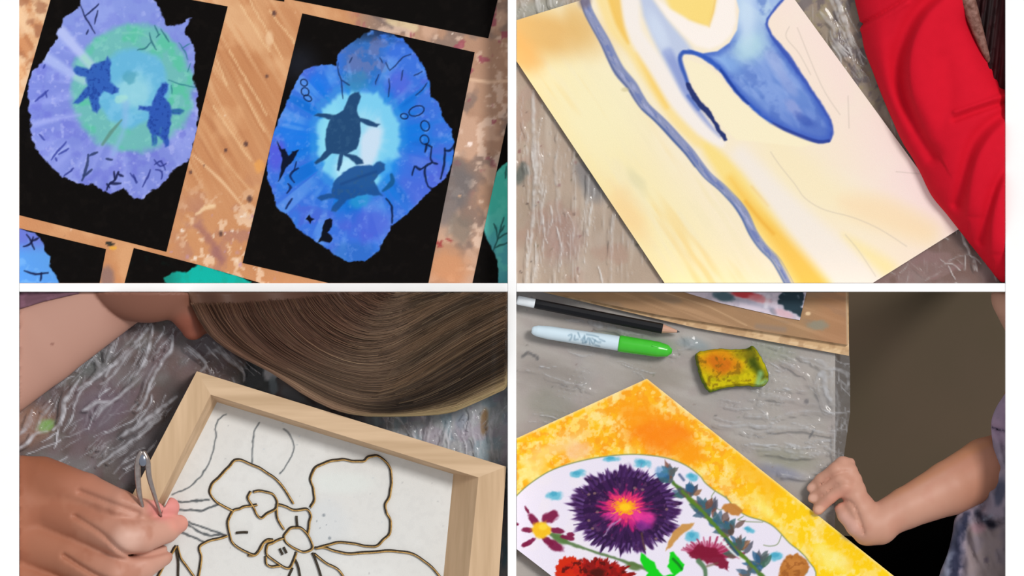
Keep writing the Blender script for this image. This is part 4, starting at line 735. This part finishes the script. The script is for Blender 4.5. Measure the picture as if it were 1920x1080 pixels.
film('clear wrinkled plastic film covering the table and hanging over its edge by the sponge', [(968.6, 547.6), (1590, 547.6), (1604, 705), (1596, 760), (1600, 880), (1594, 1000), (1594, 1200), (968.6, 1200)], 2.4, [
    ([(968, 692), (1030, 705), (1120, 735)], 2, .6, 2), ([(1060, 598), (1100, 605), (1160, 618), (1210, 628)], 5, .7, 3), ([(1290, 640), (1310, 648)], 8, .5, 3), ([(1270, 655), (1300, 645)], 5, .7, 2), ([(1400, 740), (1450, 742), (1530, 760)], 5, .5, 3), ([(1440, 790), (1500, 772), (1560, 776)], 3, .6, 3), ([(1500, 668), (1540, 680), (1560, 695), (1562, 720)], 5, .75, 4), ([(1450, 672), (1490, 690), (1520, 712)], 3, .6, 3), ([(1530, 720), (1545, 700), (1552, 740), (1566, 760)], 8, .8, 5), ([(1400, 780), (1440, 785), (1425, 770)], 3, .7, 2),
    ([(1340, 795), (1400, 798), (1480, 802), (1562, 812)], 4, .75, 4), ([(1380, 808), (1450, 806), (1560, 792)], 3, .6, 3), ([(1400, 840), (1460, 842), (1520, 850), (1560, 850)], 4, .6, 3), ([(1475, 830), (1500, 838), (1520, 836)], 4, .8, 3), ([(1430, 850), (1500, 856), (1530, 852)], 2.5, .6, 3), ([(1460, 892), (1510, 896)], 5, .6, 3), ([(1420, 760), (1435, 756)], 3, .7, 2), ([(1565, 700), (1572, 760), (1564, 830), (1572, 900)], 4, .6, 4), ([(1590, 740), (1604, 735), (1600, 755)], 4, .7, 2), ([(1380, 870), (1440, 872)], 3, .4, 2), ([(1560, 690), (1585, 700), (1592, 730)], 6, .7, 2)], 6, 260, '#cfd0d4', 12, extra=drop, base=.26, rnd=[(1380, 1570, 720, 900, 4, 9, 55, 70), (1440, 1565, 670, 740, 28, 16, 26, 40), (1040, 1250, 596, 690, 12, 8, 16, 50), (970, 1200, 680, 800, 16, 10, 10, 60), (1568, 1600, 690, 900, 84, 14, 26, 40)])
# drawing board in two plies
bd = thing('drawing_board', 'scuffed plywood drawing board lying along the back of the film covered table', 'board', (1280, 590, 6))
def plyp(p):
    X, Y = p.X, p.Y; p.C[:] = hx('#a8835f'); p.splat(fbm(X, Y, 50, 241) * 1.2 - .3, '#9a785a'); p.splat(ss(.5, .7, st(X, Y, 20, 160, 7, 243)) * .6, '#bb9470'); p.splat(ss(.55, .7, st(X, Y, 14, 90, 20, 246)) * .5, '#8a7664'); p.splat(ss(1500, 1560, X) * .5, '#b07c58')
    p.line([(1245, 548), (1330, 575), (1400, 610)], 2, '#d8b48c', 1.6, .6); p.line([(1420, 612), (1470, 618)], 10, '#8a7c74', 5, .5); p.dot(1533, 610, 18, 9, '#8c8a7a', .8, .8, 0, .3); p.dot(1515, 588, 5, 3.5, '#e8c8a0', .7, .9); p.line([(1588, 540), (1590, 650)], 4, '#c8b090', 2, .8)
painted('top_ply', [(968.8, 548), (1588.5, 548), (1590, 664), (1455, 636), (1246, 596), (1038, 559), (975, 548)][0:6], 2, 22, 9, vmat('plywood face', .6, .2, .2, 600), plyp, bd, side='#c8a07a')
def edgep(p): p.C[:] = hx('#cfac82'); p.splat(ss(.5, .65, st(p.X, p.Y, 12, 70, 5, 251)) * .7, '#e6c8a0'); p.splat(ss(.5, .65, fbm(p.X, p.Y, 12, 253)) * .4, '#a07a58')
painted('lower_ply', [(968.7, 547.8), (1591, 547.8), (1592, 682), (1455, 650), (1246, 604), (1038, 566), (968.7, 553)], 3, 12, 5, vmat('plywood edge', .6, .2), edgep, bd, side='#b08c64')
def ragp(p):
    X, Y = p.X, p.Y; p.C[:] = hx('#d4c8d6'); p.splat(ss(.5, .65, fbm(X, Y, 12, 261)) * .7, '#bcb4c4'); p.line([(1340, 552), (1400, 566), (1450, 580)], 8, '#a4a4b8', 4, .6); p.dot(1358, 556, 18, 9, '#3c5c68', .8, .9, 10, .4); p.dot(1396, 552, 26, 7, '#c43038', .7, .95, 8, .4); p.dot(1422, 560, 20, 6, '#e08a90', .9, .8, 10, .4); p.dot(1450, 584, 8, 5, '#8a8a9a', .8, .8, 40); p.dot(1470, 588, 18, 7, '#d8aab4', .9, .7, 20)
    p.line([(1436, 575), (1440, 556)], 8, '#e8e4ec', 3, .6)
    for q_ in ([(1470, 546), (1500, 550), (1504, 560)], [(1466, 556), (1502, 568)], [(1464, 566), (1496, 576)], [(1474, 574), (1500, 580), (1504, 586)], [(1488, 580), (1502, 590)]): p.line(q_, 11, '#0f2c3a', 2, 1, 3, 3)
    p.dot(1484, 565, 16, 18, '#10303e', .6, 1, 0, .3)
tag(painted('painted_sheet', [(1262, 548), (1512, 548), (1499, 603), (1452, 592), (1400, 583), (1350, 568)], 1.5, 24.5, 1.5, vmat('painted paper sheet', .5, .3), ragp), 'crumpled pale painted sheet with red and dark teal patches on the board', 'paper')

def rod(A, B, prof, sides=24, n=None):             # round bar with a radius profile of (t, r)
    A = np.array(A, float); B = np.array(B, float); ts = []
    for (t0, r0), (t1, r1) in zip(prof[:-1], prof[1:]): ts += list(np.linspace(t0, t1, max(2, int((t1 - t0) * (n or 40))), endpoint=False))
    ts.append(prof[-1][0]); ts = np.array(ts); R = np.interp(ts, [a[0] for a in prof], [a[1] for a in prof]); P = A + (B - A) * ts[:, None]
    return tube_geo(P, np.maximum(R, .15) if len(R) < 2 else np.maximum(R, .15), sides) if False else _rod(P, np.maximum(R, .15), sides)
def _rod(P, R, sides):
    T = P[-1] - P[0]; T /= np.linalg.norm(T); A = np.cross(T, [0, 0, 1.]); A /= np.linalg.norm(A); B = np.cross(A, T); th = np.arange(sides) / sides * 2 * math.pi
    V = (P[:, None] + R[:, None, None] * (A * np.cos(th)[:, None] + B * np.sin(th)[:, None])[None]).reshape(-1, 3); i = np.arange(len(P) - 1)[:, None] * sides; j = np.arange(sides)[None]; k = (j + 1) % sides
    F = np.stack([i + j, i + k, i + sides + k, i + sides + j], -1).reshape(-1, 4).tolist(); F.append(list(range(sides))[::-1]); F.append(list(range((len(P) - 1) * sides, len(P) * sides))); return V, F
pc = thing('pencil', 'black pencil with a white end lying along the board edge', 'pencil', (1120, 592, 6))
A, B = (972, 563, 32), (1277, 623, 19)
V, F = rod(A, B, [(.1, 9), (.885, 9.6)], 8); mesh('barrel', V, F, flat('black lacquer', '#0c0c12', .45, .25, var=.008), pc)
V, F = rod(A, B, [(-.008, 7), (.0, 8.6), (.1, 8.6)], 16); mesh('end_band', V, F, flat('white lacquer', '#e4eaf0', .4, .4, var=.02), pc, label='white painted end band')
V, F = rod(A, B, [(.885, 8.8), (.975, 2.4)], 12); mesh('sharpened_wood', V, F, flat('cedar wood', '#c89c86', .7, .2, var=.05), pc)
V, F = rod(A, B, [(.975, 2.4), (.992, .5)], 8); mesh('lead', V, F, flat('graphite', '#3c3c40', .4, .5, var=.02), pc)
mk = thing('marker_pen', 'white marker pen with a bright green cap lying on the film', 'marker', (1128, 640, 4))
A, B = (997, 619, 24), (1260, 659, 25)
V, F = rod(A, B, [(.0, 5), (.012, 8), (.04, 10.5), (.12, 12.5), (.55, 14), (.635, 14)], 36, 160); p = Paint(V[:, 0], V[:, 1], '#cfe2ee')
for q_ in ([(1066, 629), (1072, 627), (1071, 634), (1068, 638)], [(1078, 629), (1077, 637), (1084, 636)], [(1084, 624), (1087, 632)], [(1090, 638), (1096, 631), (1092, 643), (1100, 641)], [(1096, 629), (1098, 643), (1103, 633), (1106, 645)], [(1106, 634), (1112, 645), (1116, 637)], [(1110, 634), (1120, 641), (1126, 642)], [(1100, 627), (1112, 629), (1122, 632)], [(1116, 647), (1124, 649)], [(1124, 636), (1134, 640)]): p.line(q_, 2.4, '#6c8ba0', 1.6, .7, 3)
mesh('barrel', V, F, vmat('marker plastic', .35, .4), mk, col=p.C, shade=True)
V, F = rod(A, B, [(.62, 14.8), (.635, 15.8), (.9, 14.6), (.97, 11), (1.0, 4)], 36, 120); cap_ = mesh('cap', V, F, flat('green plastic', '#3fbf2c', .25, .5, var=.015), mk, shade=True, label='bright green cap')
V, F = rod((1222, 648.5, 38), (1250, 653.5, 35), [(0, 2.2), (1, 1.6)], 8); mesh('clip', V, F, flat('green plastic', '#3fbf2c', .25, .5, var=.015), cap_, shade=True)

SP = smooth([(1304, 664), (1326, 657), (1352, 654), (1380, 655), (1398, 654), (1412, 649), (1424, 664), (1434, 684), (1441, 704), (1438, 718), (1426, 726), (1400, 724), (1370, 726), (1346, 731), (1328, 734), (1316, 716), (1308, 692)], 4, True)
def spf(X, Y, Z):
    d = poly_sd((X + 0 * Y).ravel(), (Y + 0 * X).ravel(), SP).reshape((X + 0 * Y).shape) + (fbm(X, Y, 6, 271, 2) - .5) * 3 - np.maximum(0, 16 - Z) * .0 + np.maximum(0, Z - 16) * .35
    return np.maximum(d, abs(Z - 18) - 14 + (fbm(X, Y, 5, 275, 2)) * 3.0)
def spp(p):
    X, Y = p.X, p.Y; p.C[:] = hx('#cdbc12'); p.splat(ss(.45, .65, fbm(X, Y, 12, 281)) * .6, '#a89a10'); p.dot(1345, 678, 42, 24, '#dc8a14', .9, .9, 10, .4); p.dot(1352, 682, 24, 14, '#cc6a18', .9, .8, 10, .5); p.splat(ss(.58, .7, fbm(X, Y, 7, 285)) * .6, '#7c5c14'); p.line([(1405, 655), (1412, 680), (1430, 706)], [18, 20, 12], '#3a4a14', 8, .9); p.line([(1426, 700), (1420, 722), (1436, 715)], 10, '#8cb87c', 5, .85); p.line([(1330, 734), (1380, 727), (1424, 728)], 4, '#4c7c34', 3, .7); p.line([(1304, 664), (1314, 708), (1328, 734)], 5, '#4c6c34', 3, .7); p.dot(1396, 664, 20, 10, '#8a7a14', 1, .7)  # paint blotches and green edges; dark olive band at right is painted shade
    s_ = ss(22, 14, p.Z); p.splat(s_ * .8, '#3f6c3c')
tag(body('sponge', spf, (1296, 640, 9), (1448, 742, 34), 1.8, vmat('sponge', .9, .1, .6, 1200), spp), 'square sponge soaked in yellow and orange paint beside the green capped marker', 'sponge')

CV = clipto([(1213, 710), (1900, 1259), (1500, 1440), (800, 899)], 968.8, 1900, 600, 1495)
WH = smooth([(940, 965), (969, 929), (999, 903), (1038, 880), (1090, 864), (1142, 855), (1194, 852), (1246, 858), (1285, 872), (1312, 892), (1322, 905), (1340, 920), (1362, 934), (1378, 952), (1400, 967), (1429, 976), (1446, 984), (1460, 996), (1480, 1018), (1499, 1033), (1516, 1052), (1530, 1086), (1500, 1180), (1250, 1230), (1100, 1160), (1014, 1090), (990, 1062), (969, 1042), (930, 1010)], 4, True)
def flower(p, cx, cy, rx, ry, n, amp, seed, ang=0):
    X, Y = p.X - cx, p.Y - cy; th = np.arctan2(Y / ry, X / rx); r = np.hypot(X / rx, Y / ry)
    return r + (vn((th + 4) * n, r * 3, seed) - .5) * amp + (vn((th + 4) * n * 2.3, r * 6, seed + 3) - .5) * amp * .6, th
def leafp(p, x, y, L, w_, ang, col, a=.95):
    c, s_ = math.cos(math.radians(ang)), math.sin(math.radians(ang)); t = np.linspace(0, 1, 7)
    up = [(x + c * L * k - s_ * w_ * math.sin(math.pi * k ** .8) / 2, y + s_ * L * k + c * w_ * math.sin(math.pi * k ** .8) / 2) for k in t]; dn = [(x + c * L * k + s_ * w_ * math.sin(math.pi * k ** .8) / 2, y + s_ * L * k - c * w_ * math.sin(math.pi * k ** .8) / 2) for k in t[::-1]]
    p.fill(up + dn, col, 1.4, a, 1.2, 6)
def art_g(p):
    X, Y = p.X, p.Y; p.C[:] = hx('#fbc01c'); p.splat(ss(1350, 1560, X) * .85, '#fbd40e'); p.splat(ss(.4, .66, fbm(X, Y, 46, 301)) * ss(1500, 1300, X) * .7, '#faa61c'); p.splat(ss(.5, .64, fbm(X, Y, 24, 305, 5)) * .7, '#fbe08c'); p.splat(ss(.5, .62, fbm(X, Y, 11, 309, 4)) * ss(1500, 1300, X) * .6, '#f79a1c'); p.splat(ss(.54, .64, fbm(X, Y, 8, 315, 3)) * .5, '#fce9a8'); p.splat(ss(.5, .6, fbm(X, Y, 30, 319, 4)) * .4 * ss(1350, 1450, X), '#fac40c')
    p.dot(1238, 812, 58, 34, '#f98410', 1.1, .9, 20, .5, 3); p.dot(1290, 850, 30, 20, '#f99a10', 1.1, .8, 40, .5); p.dot(1195, 770, 36, 20, '#fa9a14', 1.1, .7, 0, .5); p.dot(1080, 845, 26, 16, '#f8c490', 1, .8, 0, .5); p.dot(1000, 880, 26, 14, '#f8e08a', 1, .7, -30, .5); p.dot(1040, 840, 60, 12, '#f8dca0', 1.2, .6, -24, .4); p.dot(1420, 890, 50, 20, '#f9b414', 1.2, .7, 40, .4); p.dot(1560, 1050, 40, 16, '#faf0a0', 1.2, .7, 40, .5); p.dot(1440, 960, 30, 10, '#faf080', 1.2, .6, 40, .5)
    p.splat(ss(-6, 0, poly_sd(X, Y, [(1213, 710), (1900, 1259), (1500, 1440), (800, 899)])) * .6, '#fbe6b8')
    e = poly_sd(X, Y, WH)
    p.splat(ss(22, 4, e) * .35 * ss(.4, .6, fbm(X, Y, 16, 3)), '#f8ee9c'); p.splat(ss(1.5, -1.5, e), '#e8e1f0'); p.splat(ss(0, -6, e) * ss(.5, .7, fbm(X, Y, 30, 313)) * .4, '#ece4ea'); p.line(WH, 2.2, '#7c8c50', 1.2, .85)
    for q_ in ([(1340, 922), (1334, 932), (1338, 946), (1350, 956), (1362, 948)], [(1361, 930), (1364, 936)], [(1384, 975), (1400, 978), (1430, 979)], [(1465, 1004), (1458, 1020), (1444, 1024), (1432, 1022)], [(1394, 968), (1384, 974)]): p.line(q_, 2, '#84946c', 1.1, .8, 4)
    p.fill([(1357, 947), (1368, 943), (1380, 947), (1392, 957), (1386, 966), (1372, 966), (1360, 960), (1354, 952)], '#bf7c38', 2, .95, 2)
    for x, y, rx, ry, a in ((1040, 928, 14, 8, 0), (1083, 889, 13, 7, -5), (1146, 861, 14, 5, -5), (1204, 868, 14, 8, 10), (1298, 894, 11, 7, 15), (1298, 1005, 13, 10, 0), (1404, 994, 11, 6, 25), (1455, 1043, 14, 9, 0), (996, 1064, 14, 8, 20), (1504, 1072, 10, 6, 0)): p.dot(x, y, rx, ry, '#5fb6d0', .8, .9, a, .5, int(x) % 50); p.dot(x - 2, y - 2, rx * .5, ry * .5, '#3fa0c0', .8, .7, a, .4)
    # stem and small maroon flower on the left
    p.line([(1035, 1002), (1062, 1016), (1100, 1030), (1150, 1046), (1200, 1062), (1225, 1075)], [9, 7, 5, 5, 7, 6], '#5d7a4c', 2, .95, 4, 1.5); p.dot(1050, 1010, 16, 9, '#56783f', .7, .9, 25); p.dot(1188, 1062, 14, 7, '#58743c', .7, .9, 15)
    for x, y, rx, ry, a in ((1032, 969, 16, 10, -30), (1000, 974, 15, 7, 55), (990, 994, 12, 5, 5), (992, 1017, 14, 4.5, -35), (984, 1021, 7, 4, -20), (1042, 1024, 18, 9, 25), (1026, 1014, 12, 6, 30), (1045, 995, 14, 5, 10), (1070, 1002, 7, 4, 0), (988, 956, 7, 3, 60), (968, 983, 5, 3, 0), (1064, 1008, 14, 5, 10)): p.dot(x, y, rx, ry, '#7a1640', .5, .95, a, .35, int(x) % 40)
    p.dot(1016, 992, 18, 15, '#f0bc20', .6, 1, 10, .5); p.dot(1018, 988, 8, 6, '#f8d840', .8, .8)
    # purple chrysanthemum
    r, th = flower(p, 1172, 956, 100, 79, 14, .24, 321); p.splat(ss(1.02, .92, r), '#3b1a4e'); p.splat(ss(1.06, .96, r) * ss(.82, 1.0, r) * .5, '#5a2f78'); p.splat(ss(1.0, .9, r) * ss(.42, .6, vn((th + 4) * 12, r * 5, 325)) * .7, '#271038'); p.splat(ss(1.0, .9, r) * ss(.62, .75, fbm(X, Y, 7, 327)) * .5, '#6a4468')
    for k in range(150):
        a_ = k * 2.399; rr = .9 + .16 * ((k * 7) % 11) / 11; p.line([(1172 + 101 * .8 * math.cos(a_), 956 + 80 * .8 * math.sin(a_)), (1172 + 101 * rr * math.cos(a_ + .05), 956 + 80 * rr * math.sin(a_ + .05))], [4, .8], '#43215c' if k % 3 else '#6a4a86', 1.2, .8)
    r2, th = flower(p, 1174, 955, 50, 40, 9, .7, 331); p.splat(ss(1.05, .55, r2) * .95, '#c01c70'); r3, th = flower(p, 1172, 950, 34, 28, 9, .8, 335); p.splat(ss(1.05, .6, r3) * .95, '#ee3c6c'); p.dot(1202, 970, 26, 12, '#ea3aa0', 1, .8, 20, .6); p.dot(1146, 968, 14, 8, '#e040a0', 1, .6, 0, .5); p.dot(1204, 985, 16, 8, '#8a2a90', 1, .7, 0, .5)
    r4, th = flower(p, 1172, 950, 25, 15, 8, .8, 341); p.splat(ss(1.05, .7, r4), '#f7a01c'); p.dot(1172, 951, 11, 7, '#fbc81c', .8, 1)
    for x, y in ((1104, 927), (1115, 925), (1120, 960), (1104, 976), (1111, 991), (1250, 955), (1190, 915), (1205, 918), (1230, 1010)): p.dot(x, y, 3, 2.4, '#9a7a70', .8, .7)
    p.line([(1132, 1005), (1146, 985), (1162, 972)], 3, '#c0a4cc', 2, .7, 3, 3); p.line([(1203, 1000), (1206, 1018), (1210, 1030)], 3, '#6a5028', 2, .6)
    p.fill([(1302, 979), (1296, 990), (1276, 1004), (1262, 1020), (1248, 1034), (1254, 1014), (1262, 998), (1280, 984)], '#c8904a', 2, .95, 2)
    # red flower
    r, th = flower(p, 1122, 1092, 70, 46, 12, .3, 351); p.splat(ss(1.03, .93, r), '#8e1210'); r, th = flower(p, 1068, 1072, 26, 30, 9, .2, 355); p.splat(ss(1.05, .93, r), '#cf2a0c'); m_ = ss(1.0, .9, np.hypot((X - 1110) / 74, (Y - 1092) / 48)); p.splat(m_ * ss(.5, .65, fbm(X, Y, 10, 357)) * .7, '#c01c14'); p.splat(m_ * ss(.58, .7, fbm(X, Y, 8, 359)) * .8, '#4c0c08'); p.dot(1120, 1074, 16, 7, '#3c1008', .8, .8, 0, .5)
    # bright green leaves
    p.fill([(1202, 1036), (1214, 1046), (1228, 1054), (1232, 1066), (1244, 1080), (1262, 1076), (1252, 1062), (1256, 1046), (1256, 1036), (1262, 1034), (1272, 1046), (1284, 1058), (1280, 1070), (1264, 1080), (1262, 1100), (1230, 1100), (1206, 1086), (1216, 1074), (1206, 1062), (1200, 1050)], '#0fcf18', 1.6, 1, 1.5); p.line([(1262, 1048), (1272, 1058), (1278, 1066)], 5, '#0c6c1c', 2, .8)
    # maroon flower on the right
    for k in range(26):
        a_ = 3.5 + k * .115; q0 = (1332 + (k - 13) * 1.2, 1042); L = 34 + 12 * math.sin(k * 3.1); p.line([q0, (q0[0] + L * math.cos(a_) * 1.2, q0[1] + L * math.sin(a_) * .9)], [7, 3], '#a01c48' if k % 3 else '#c05c80', 1.6, .85, wob=2)
    p.fill([(1310, 1020), (1336, 1026), (1356, 1040), (1370, 1056), (1366, 1070), (1344, 1064), (1320, 1054), (1300, 1046), (1292, 1036)], '#7e1030', 2.4, .95, 5); p.line([(1310, 1052), (1322, 1068), (1322, 1092)], [10, 8, 6], '#587a58', 2.2, .95, 3); p.line([(1325, 1062), (1345, 1056)], 4, '#6c5a40', 2, .6)
    # herb stalk with leaf clusters
    p.line([(1262, 904), (1278, 920), (1300, 945), (1325, 968), (1350, 995), (1375, 1025), (1405, 1055), (1440, 1092)], [6, 8, 7, 8, 9, 9, 8], '#4c7424', 2, .95, 5, 1.5)
    q = random.Random(5); cl = ['#4c6a84', '#6a5048', '#3c6470', '#5a5c5c', '#2c5c84', '#4c4e5c', '#3c6454', '#8a5c3c', '#3c5c74']
    for x, y, n, L in ((1256, 896, 16, 30), (1292, 925, 14, 28), (1316, 954, 10, 26), (1330, 962, 14, 30), (1352, 985, 10, 28), (1372, 998, 12, 30), (1388, 1034, 16, 34), (1424, 1062, 14, 32), (1408, 1076, 8, 26)):
        for k in range(n):
            side = -1 if k % 2 else 1; ang = (-75 if side > 0 else 200) + q.uniform(-42, 42); c_ = q.choice(cl) if side < 0 else q.choice(cl + ['#7a4a3c', '#56443c', '#4a5a5c']); leafp(p, x + q.uniform(-8, 8), y + q.uniform(-8, 10), L * q.uniform(.6, 1.0), q.uniform(9, 15), ang, c_, .8)
    p.line([(1278, 920), (1325, 968), (1375, 1025), (1420, 1072)], [5, 7, 6, 6], '#5c8420', 2.4, .85, 4, 2)
    p.line([(1352, 1012), (1374, 1036), (1396, 1052)], 4, '#eaf0f4', 2, .9, 3); p.line([(1360, 1010), (1384, 1040)], 5, '#2c4c70', 2, .8); p.dot(1240, 885, 14, 9, '#4c8cc0', .8, .6, 0, .5); p.line([(1274, 890), (1282, 900)], 5, '#2f4470', 2, .7)
    # orange brown leaf
    p.fill([(1478, 1040), (1496, 1038), (1512, 1050), (1518, 1064), (1508, 1078), (1490, 1096), (1452, 1100), (1460, 1076), (1466, 1056)], '#b8702c', 2.2, .97, 3); p.dot(1490, 1060, 16, 12, '#cc8440', 1, .7, 0, .5); p.splat(ss(1, .8, np.hypot((X - 1488) / 28, (Y - 1066) / 26)) * ss(.55, .65, fbm(X, Y, 7, 361)) * .5, '#8c4c1c')
cv = thing('canvas', 'canvas painted with flowers inside a yellow and orange border', 'painting', (1250, 1050, 4.5))
painted('canvas_cloth', CV, 1.5, 26, 3, vmat('painted canvas', .7, .12, .3, 1300), art_g, cv, side='#ecdcc0')
V, F, top = slab(clipto([(1213, 714), (1894, 1259), (1500, 1434), (806, 899)], 968.8, 1890, 600, 1494), 60, 22.8, 13.5); mesh('stretcher', V, F, flat('stretcher wood', '#caa478', .6, .2), cv)

# person at the right, hand on the canvas edge
P4 = thing('person', 'person in a tie-dyed lavender shirt gripping the edge of the flower canvas', 'person', (1800, 950, -420))
HB = [chain([(1598, 925, 34, 24), (1612, 955, 32, 30), (1630, 990, 28, 32), (1650, 988, 22, 34)]),
      chain([(1592, 884, 36, 17), (1568, 882, 44, 15), (1540, 900, 34, 12), (1521, 915, 24, 9)]),
      chain([(1600, 900, 36, 17), (1574, 898, 48, 15), (1546, 918, 40, 12), (1524, 934, 30, 10)]),
      chain([(1606, 918, 36, 18), (1584, 910, 52, 16), (1556, 930, 44, 14), (1534, 955, 34, 11)]),
      chain([(1594, 868, 28, 10), (1580, 870, 34, 14), (1566, 878, 30, 12)]),
      chain([(1622, 1000, 30, 22), (1604, 988, 42, 17), (1584, 966, 40, 14), (1574, 950, 36, 11)])]
arm4 = chain([(1642, 982, 22, 33), (1700, 952, 4, 38), (1780, 915, -30, 50), (1850, 880, -75, 58), (1920, 860, -130, 60)])
tor4 = union(chain([(1912, 556, -70, 54), (1945, 640, -170, 45), (1960, 760, -220, 80), (1960, 1000, -300, 95)]), arm4, k=20)
def body4(X, Y, Z):
    h_ = union(*HB, k=4.5)(X, Y, Z) + groove(X, Y, [(1540, 908), (1565, 890), (1590, 884)], 2.5, 3) + groove(X, Y, [(1545, 928), (1575, 906), (1600, 908)], 2.5, 3.5) + groove(X, Y, [(1566, 948), (1580, 938), (1600, 946), (1612, 975), (1620, 1000)], 3, 5)
    b = smin(smin(h_, arm4(X, Y, Z), 10), tor4(X, Y, Z), 4); return np.maximum(b, np.minimum(X - 1879, Z + 6))
def skin4(p):
    X, Y = p.X, p.Y; p.C[:] = hx('#c4917c'); p.splat(ss(1740, 1850, X) * .7, '#a87058'); p.splat(ss(1, -14, (Y - 985) + (X - 1650) * .55 + 30) * ss(1630, 1700, X) * .6, '#b87a52'); p.splat(ss(.5, .7, fbm(X, Y, 30, 371)) * .3, '#bc806c'); p.dot(1560, 945, 40, 14, '#dd9a86', 1, .7, -40); p.dot(1592, 985, 30, 14, '#d8a89c', 1, .6, 50); p.dot(1520, 914, 10, 8, '#eab8a4', .8, .8); p.dot(1524, 934, 9, 8, '#eab8a4', .8, .8); p.dot(1537, 955, 9, 7, '#eeb8a0', .8, .8)  # browner band along the forearm's upper edge puts shade into the skin colour
    p.splat(ss(720, 660, Y), '#d8a48c')
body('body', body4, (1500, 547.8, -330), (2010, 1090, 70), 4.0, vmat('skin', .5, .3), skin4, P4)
SH = smooth([(2000, 700), (1900, 728), (1878, 748), (1864, 772), (1858, 800), (1864, 850), (1870, 880), (1858, 906), (1848, 936), (1818, 952), (1792, 968), (1786, 1000), (1776, 1040), (1758, 1090), (1740, 1200), (2000, 1200)], 3, True)
def shf(X, Y, Z):
    d = poly_sd((X + 0 * Y).ravel(), (Y + 0 * X).ravel(), SH).reshape((X + 0 * Y).shape); r = np.clip(d + 30, 0, 60)
    top = -12 - r * r * .022 + (st(X, Y, 70, 50, 14, 381) - .5) * 26 - groove(X, Y, [(1890, 975), (1850, 985), (1830, 972), (1842, 950)], 5, 16) - groove(X, Y, [(1858, 800), (1872, 806), (1890, 808)], 3, 10) - groove(X, Y, [(1815, 985), (1806, 1040), (1800, 1090)], 8, 12)
    return np.maximum(d, np.maximum(Z - top, -330 - Z) * .8)
def shp(p):
    X, Y = p.X, p.Y; p.C[:] = hx('#a094a4'); p.splat(ss(960, 1000, Y) * ss(1800, 1820, X), '#8c7e80'); p.splat(ss(870, 800, Y), '#a890a8'); p.splat(ss(.5, .65, fbm(X, Y, 30, 391)) * .4, '#7c7484')
    p.line([(1812, 970), (1796, 1010), (1792, 1050), (1784, 1095)], [16, 20, 26, 16], '#262a40', 8, .9, 4, 6); p.line([(1780, 1040), (1768, 1095)], 14, '#8890a8', 6, .8, wob=4); p.line([(1796, 980), (1784, 1030)], 8, '#4c5064', 6, .8); p.dot(1876, 920, 10, 26, '#50546a', .8, .9, 10, .3); p.line([(1834, 962), (1846, 976), (1862, 985)], 14, '#2c2c3c', 6, .9, 3, 3); p.line([(1845, 975), (1860, 966)], 4, '#8c90a0', 3, .8); p.line([(1858, 800), (1872, 806), (1890, 807)], 3, '#3c3448', 1.6, .9); p.dot(1850, 1050, 5, 5, '#5c5060', .8, .6); p.dot(1834, 990, 14, 10, '#a8808c', 1, .6)
body('shirt', shf, (1740, 700, -330), (2000, 1200, -2), 5, vmat('tie dyed shirt', .85, .1), shp, P4)
TR = [(1560, 1002), (1640, 1010), (1700, 988), (1790, 955), (1900, 900), (2000, 880), (2000, 1400), (1560, 1400)]
def trf(X, Y, Z):
    d = poly_sd((X + 0 * Y).ravel(), (Y + 0 * X).ravel(), TR).reshape((X + 0 * Y).shape); r = np.clip(d + 60, 0, 90); return np.maximum(d, np.maximum(Z - (-340 - r * r * .01), -480 - Z))
body('trousers', trf, (1560, 880, -480), (2000, 1400, -335), 9, vmat('black cloth', .9, .02), lambda p: p.put(np.ones(len(p.X)), '#060606'), P4)
# a stool carries the seated person
st_ = thing('stool', 'low stool under the person in the tie-dyed shirt, hidden by their clothes', 'stool', (1850, 1200, FZ))
box('seat', 1700, 1990, 1060, 1360, -520, -481, metal_leg, st_, bev=8)
for lx in (1730, 1960):
    for ly in (1090, 1330): box('leg', lx - 14, lx + 14, ly - 14, ly + 14, FZ + .5, -520.5, metal_leg, st_, bev=2)
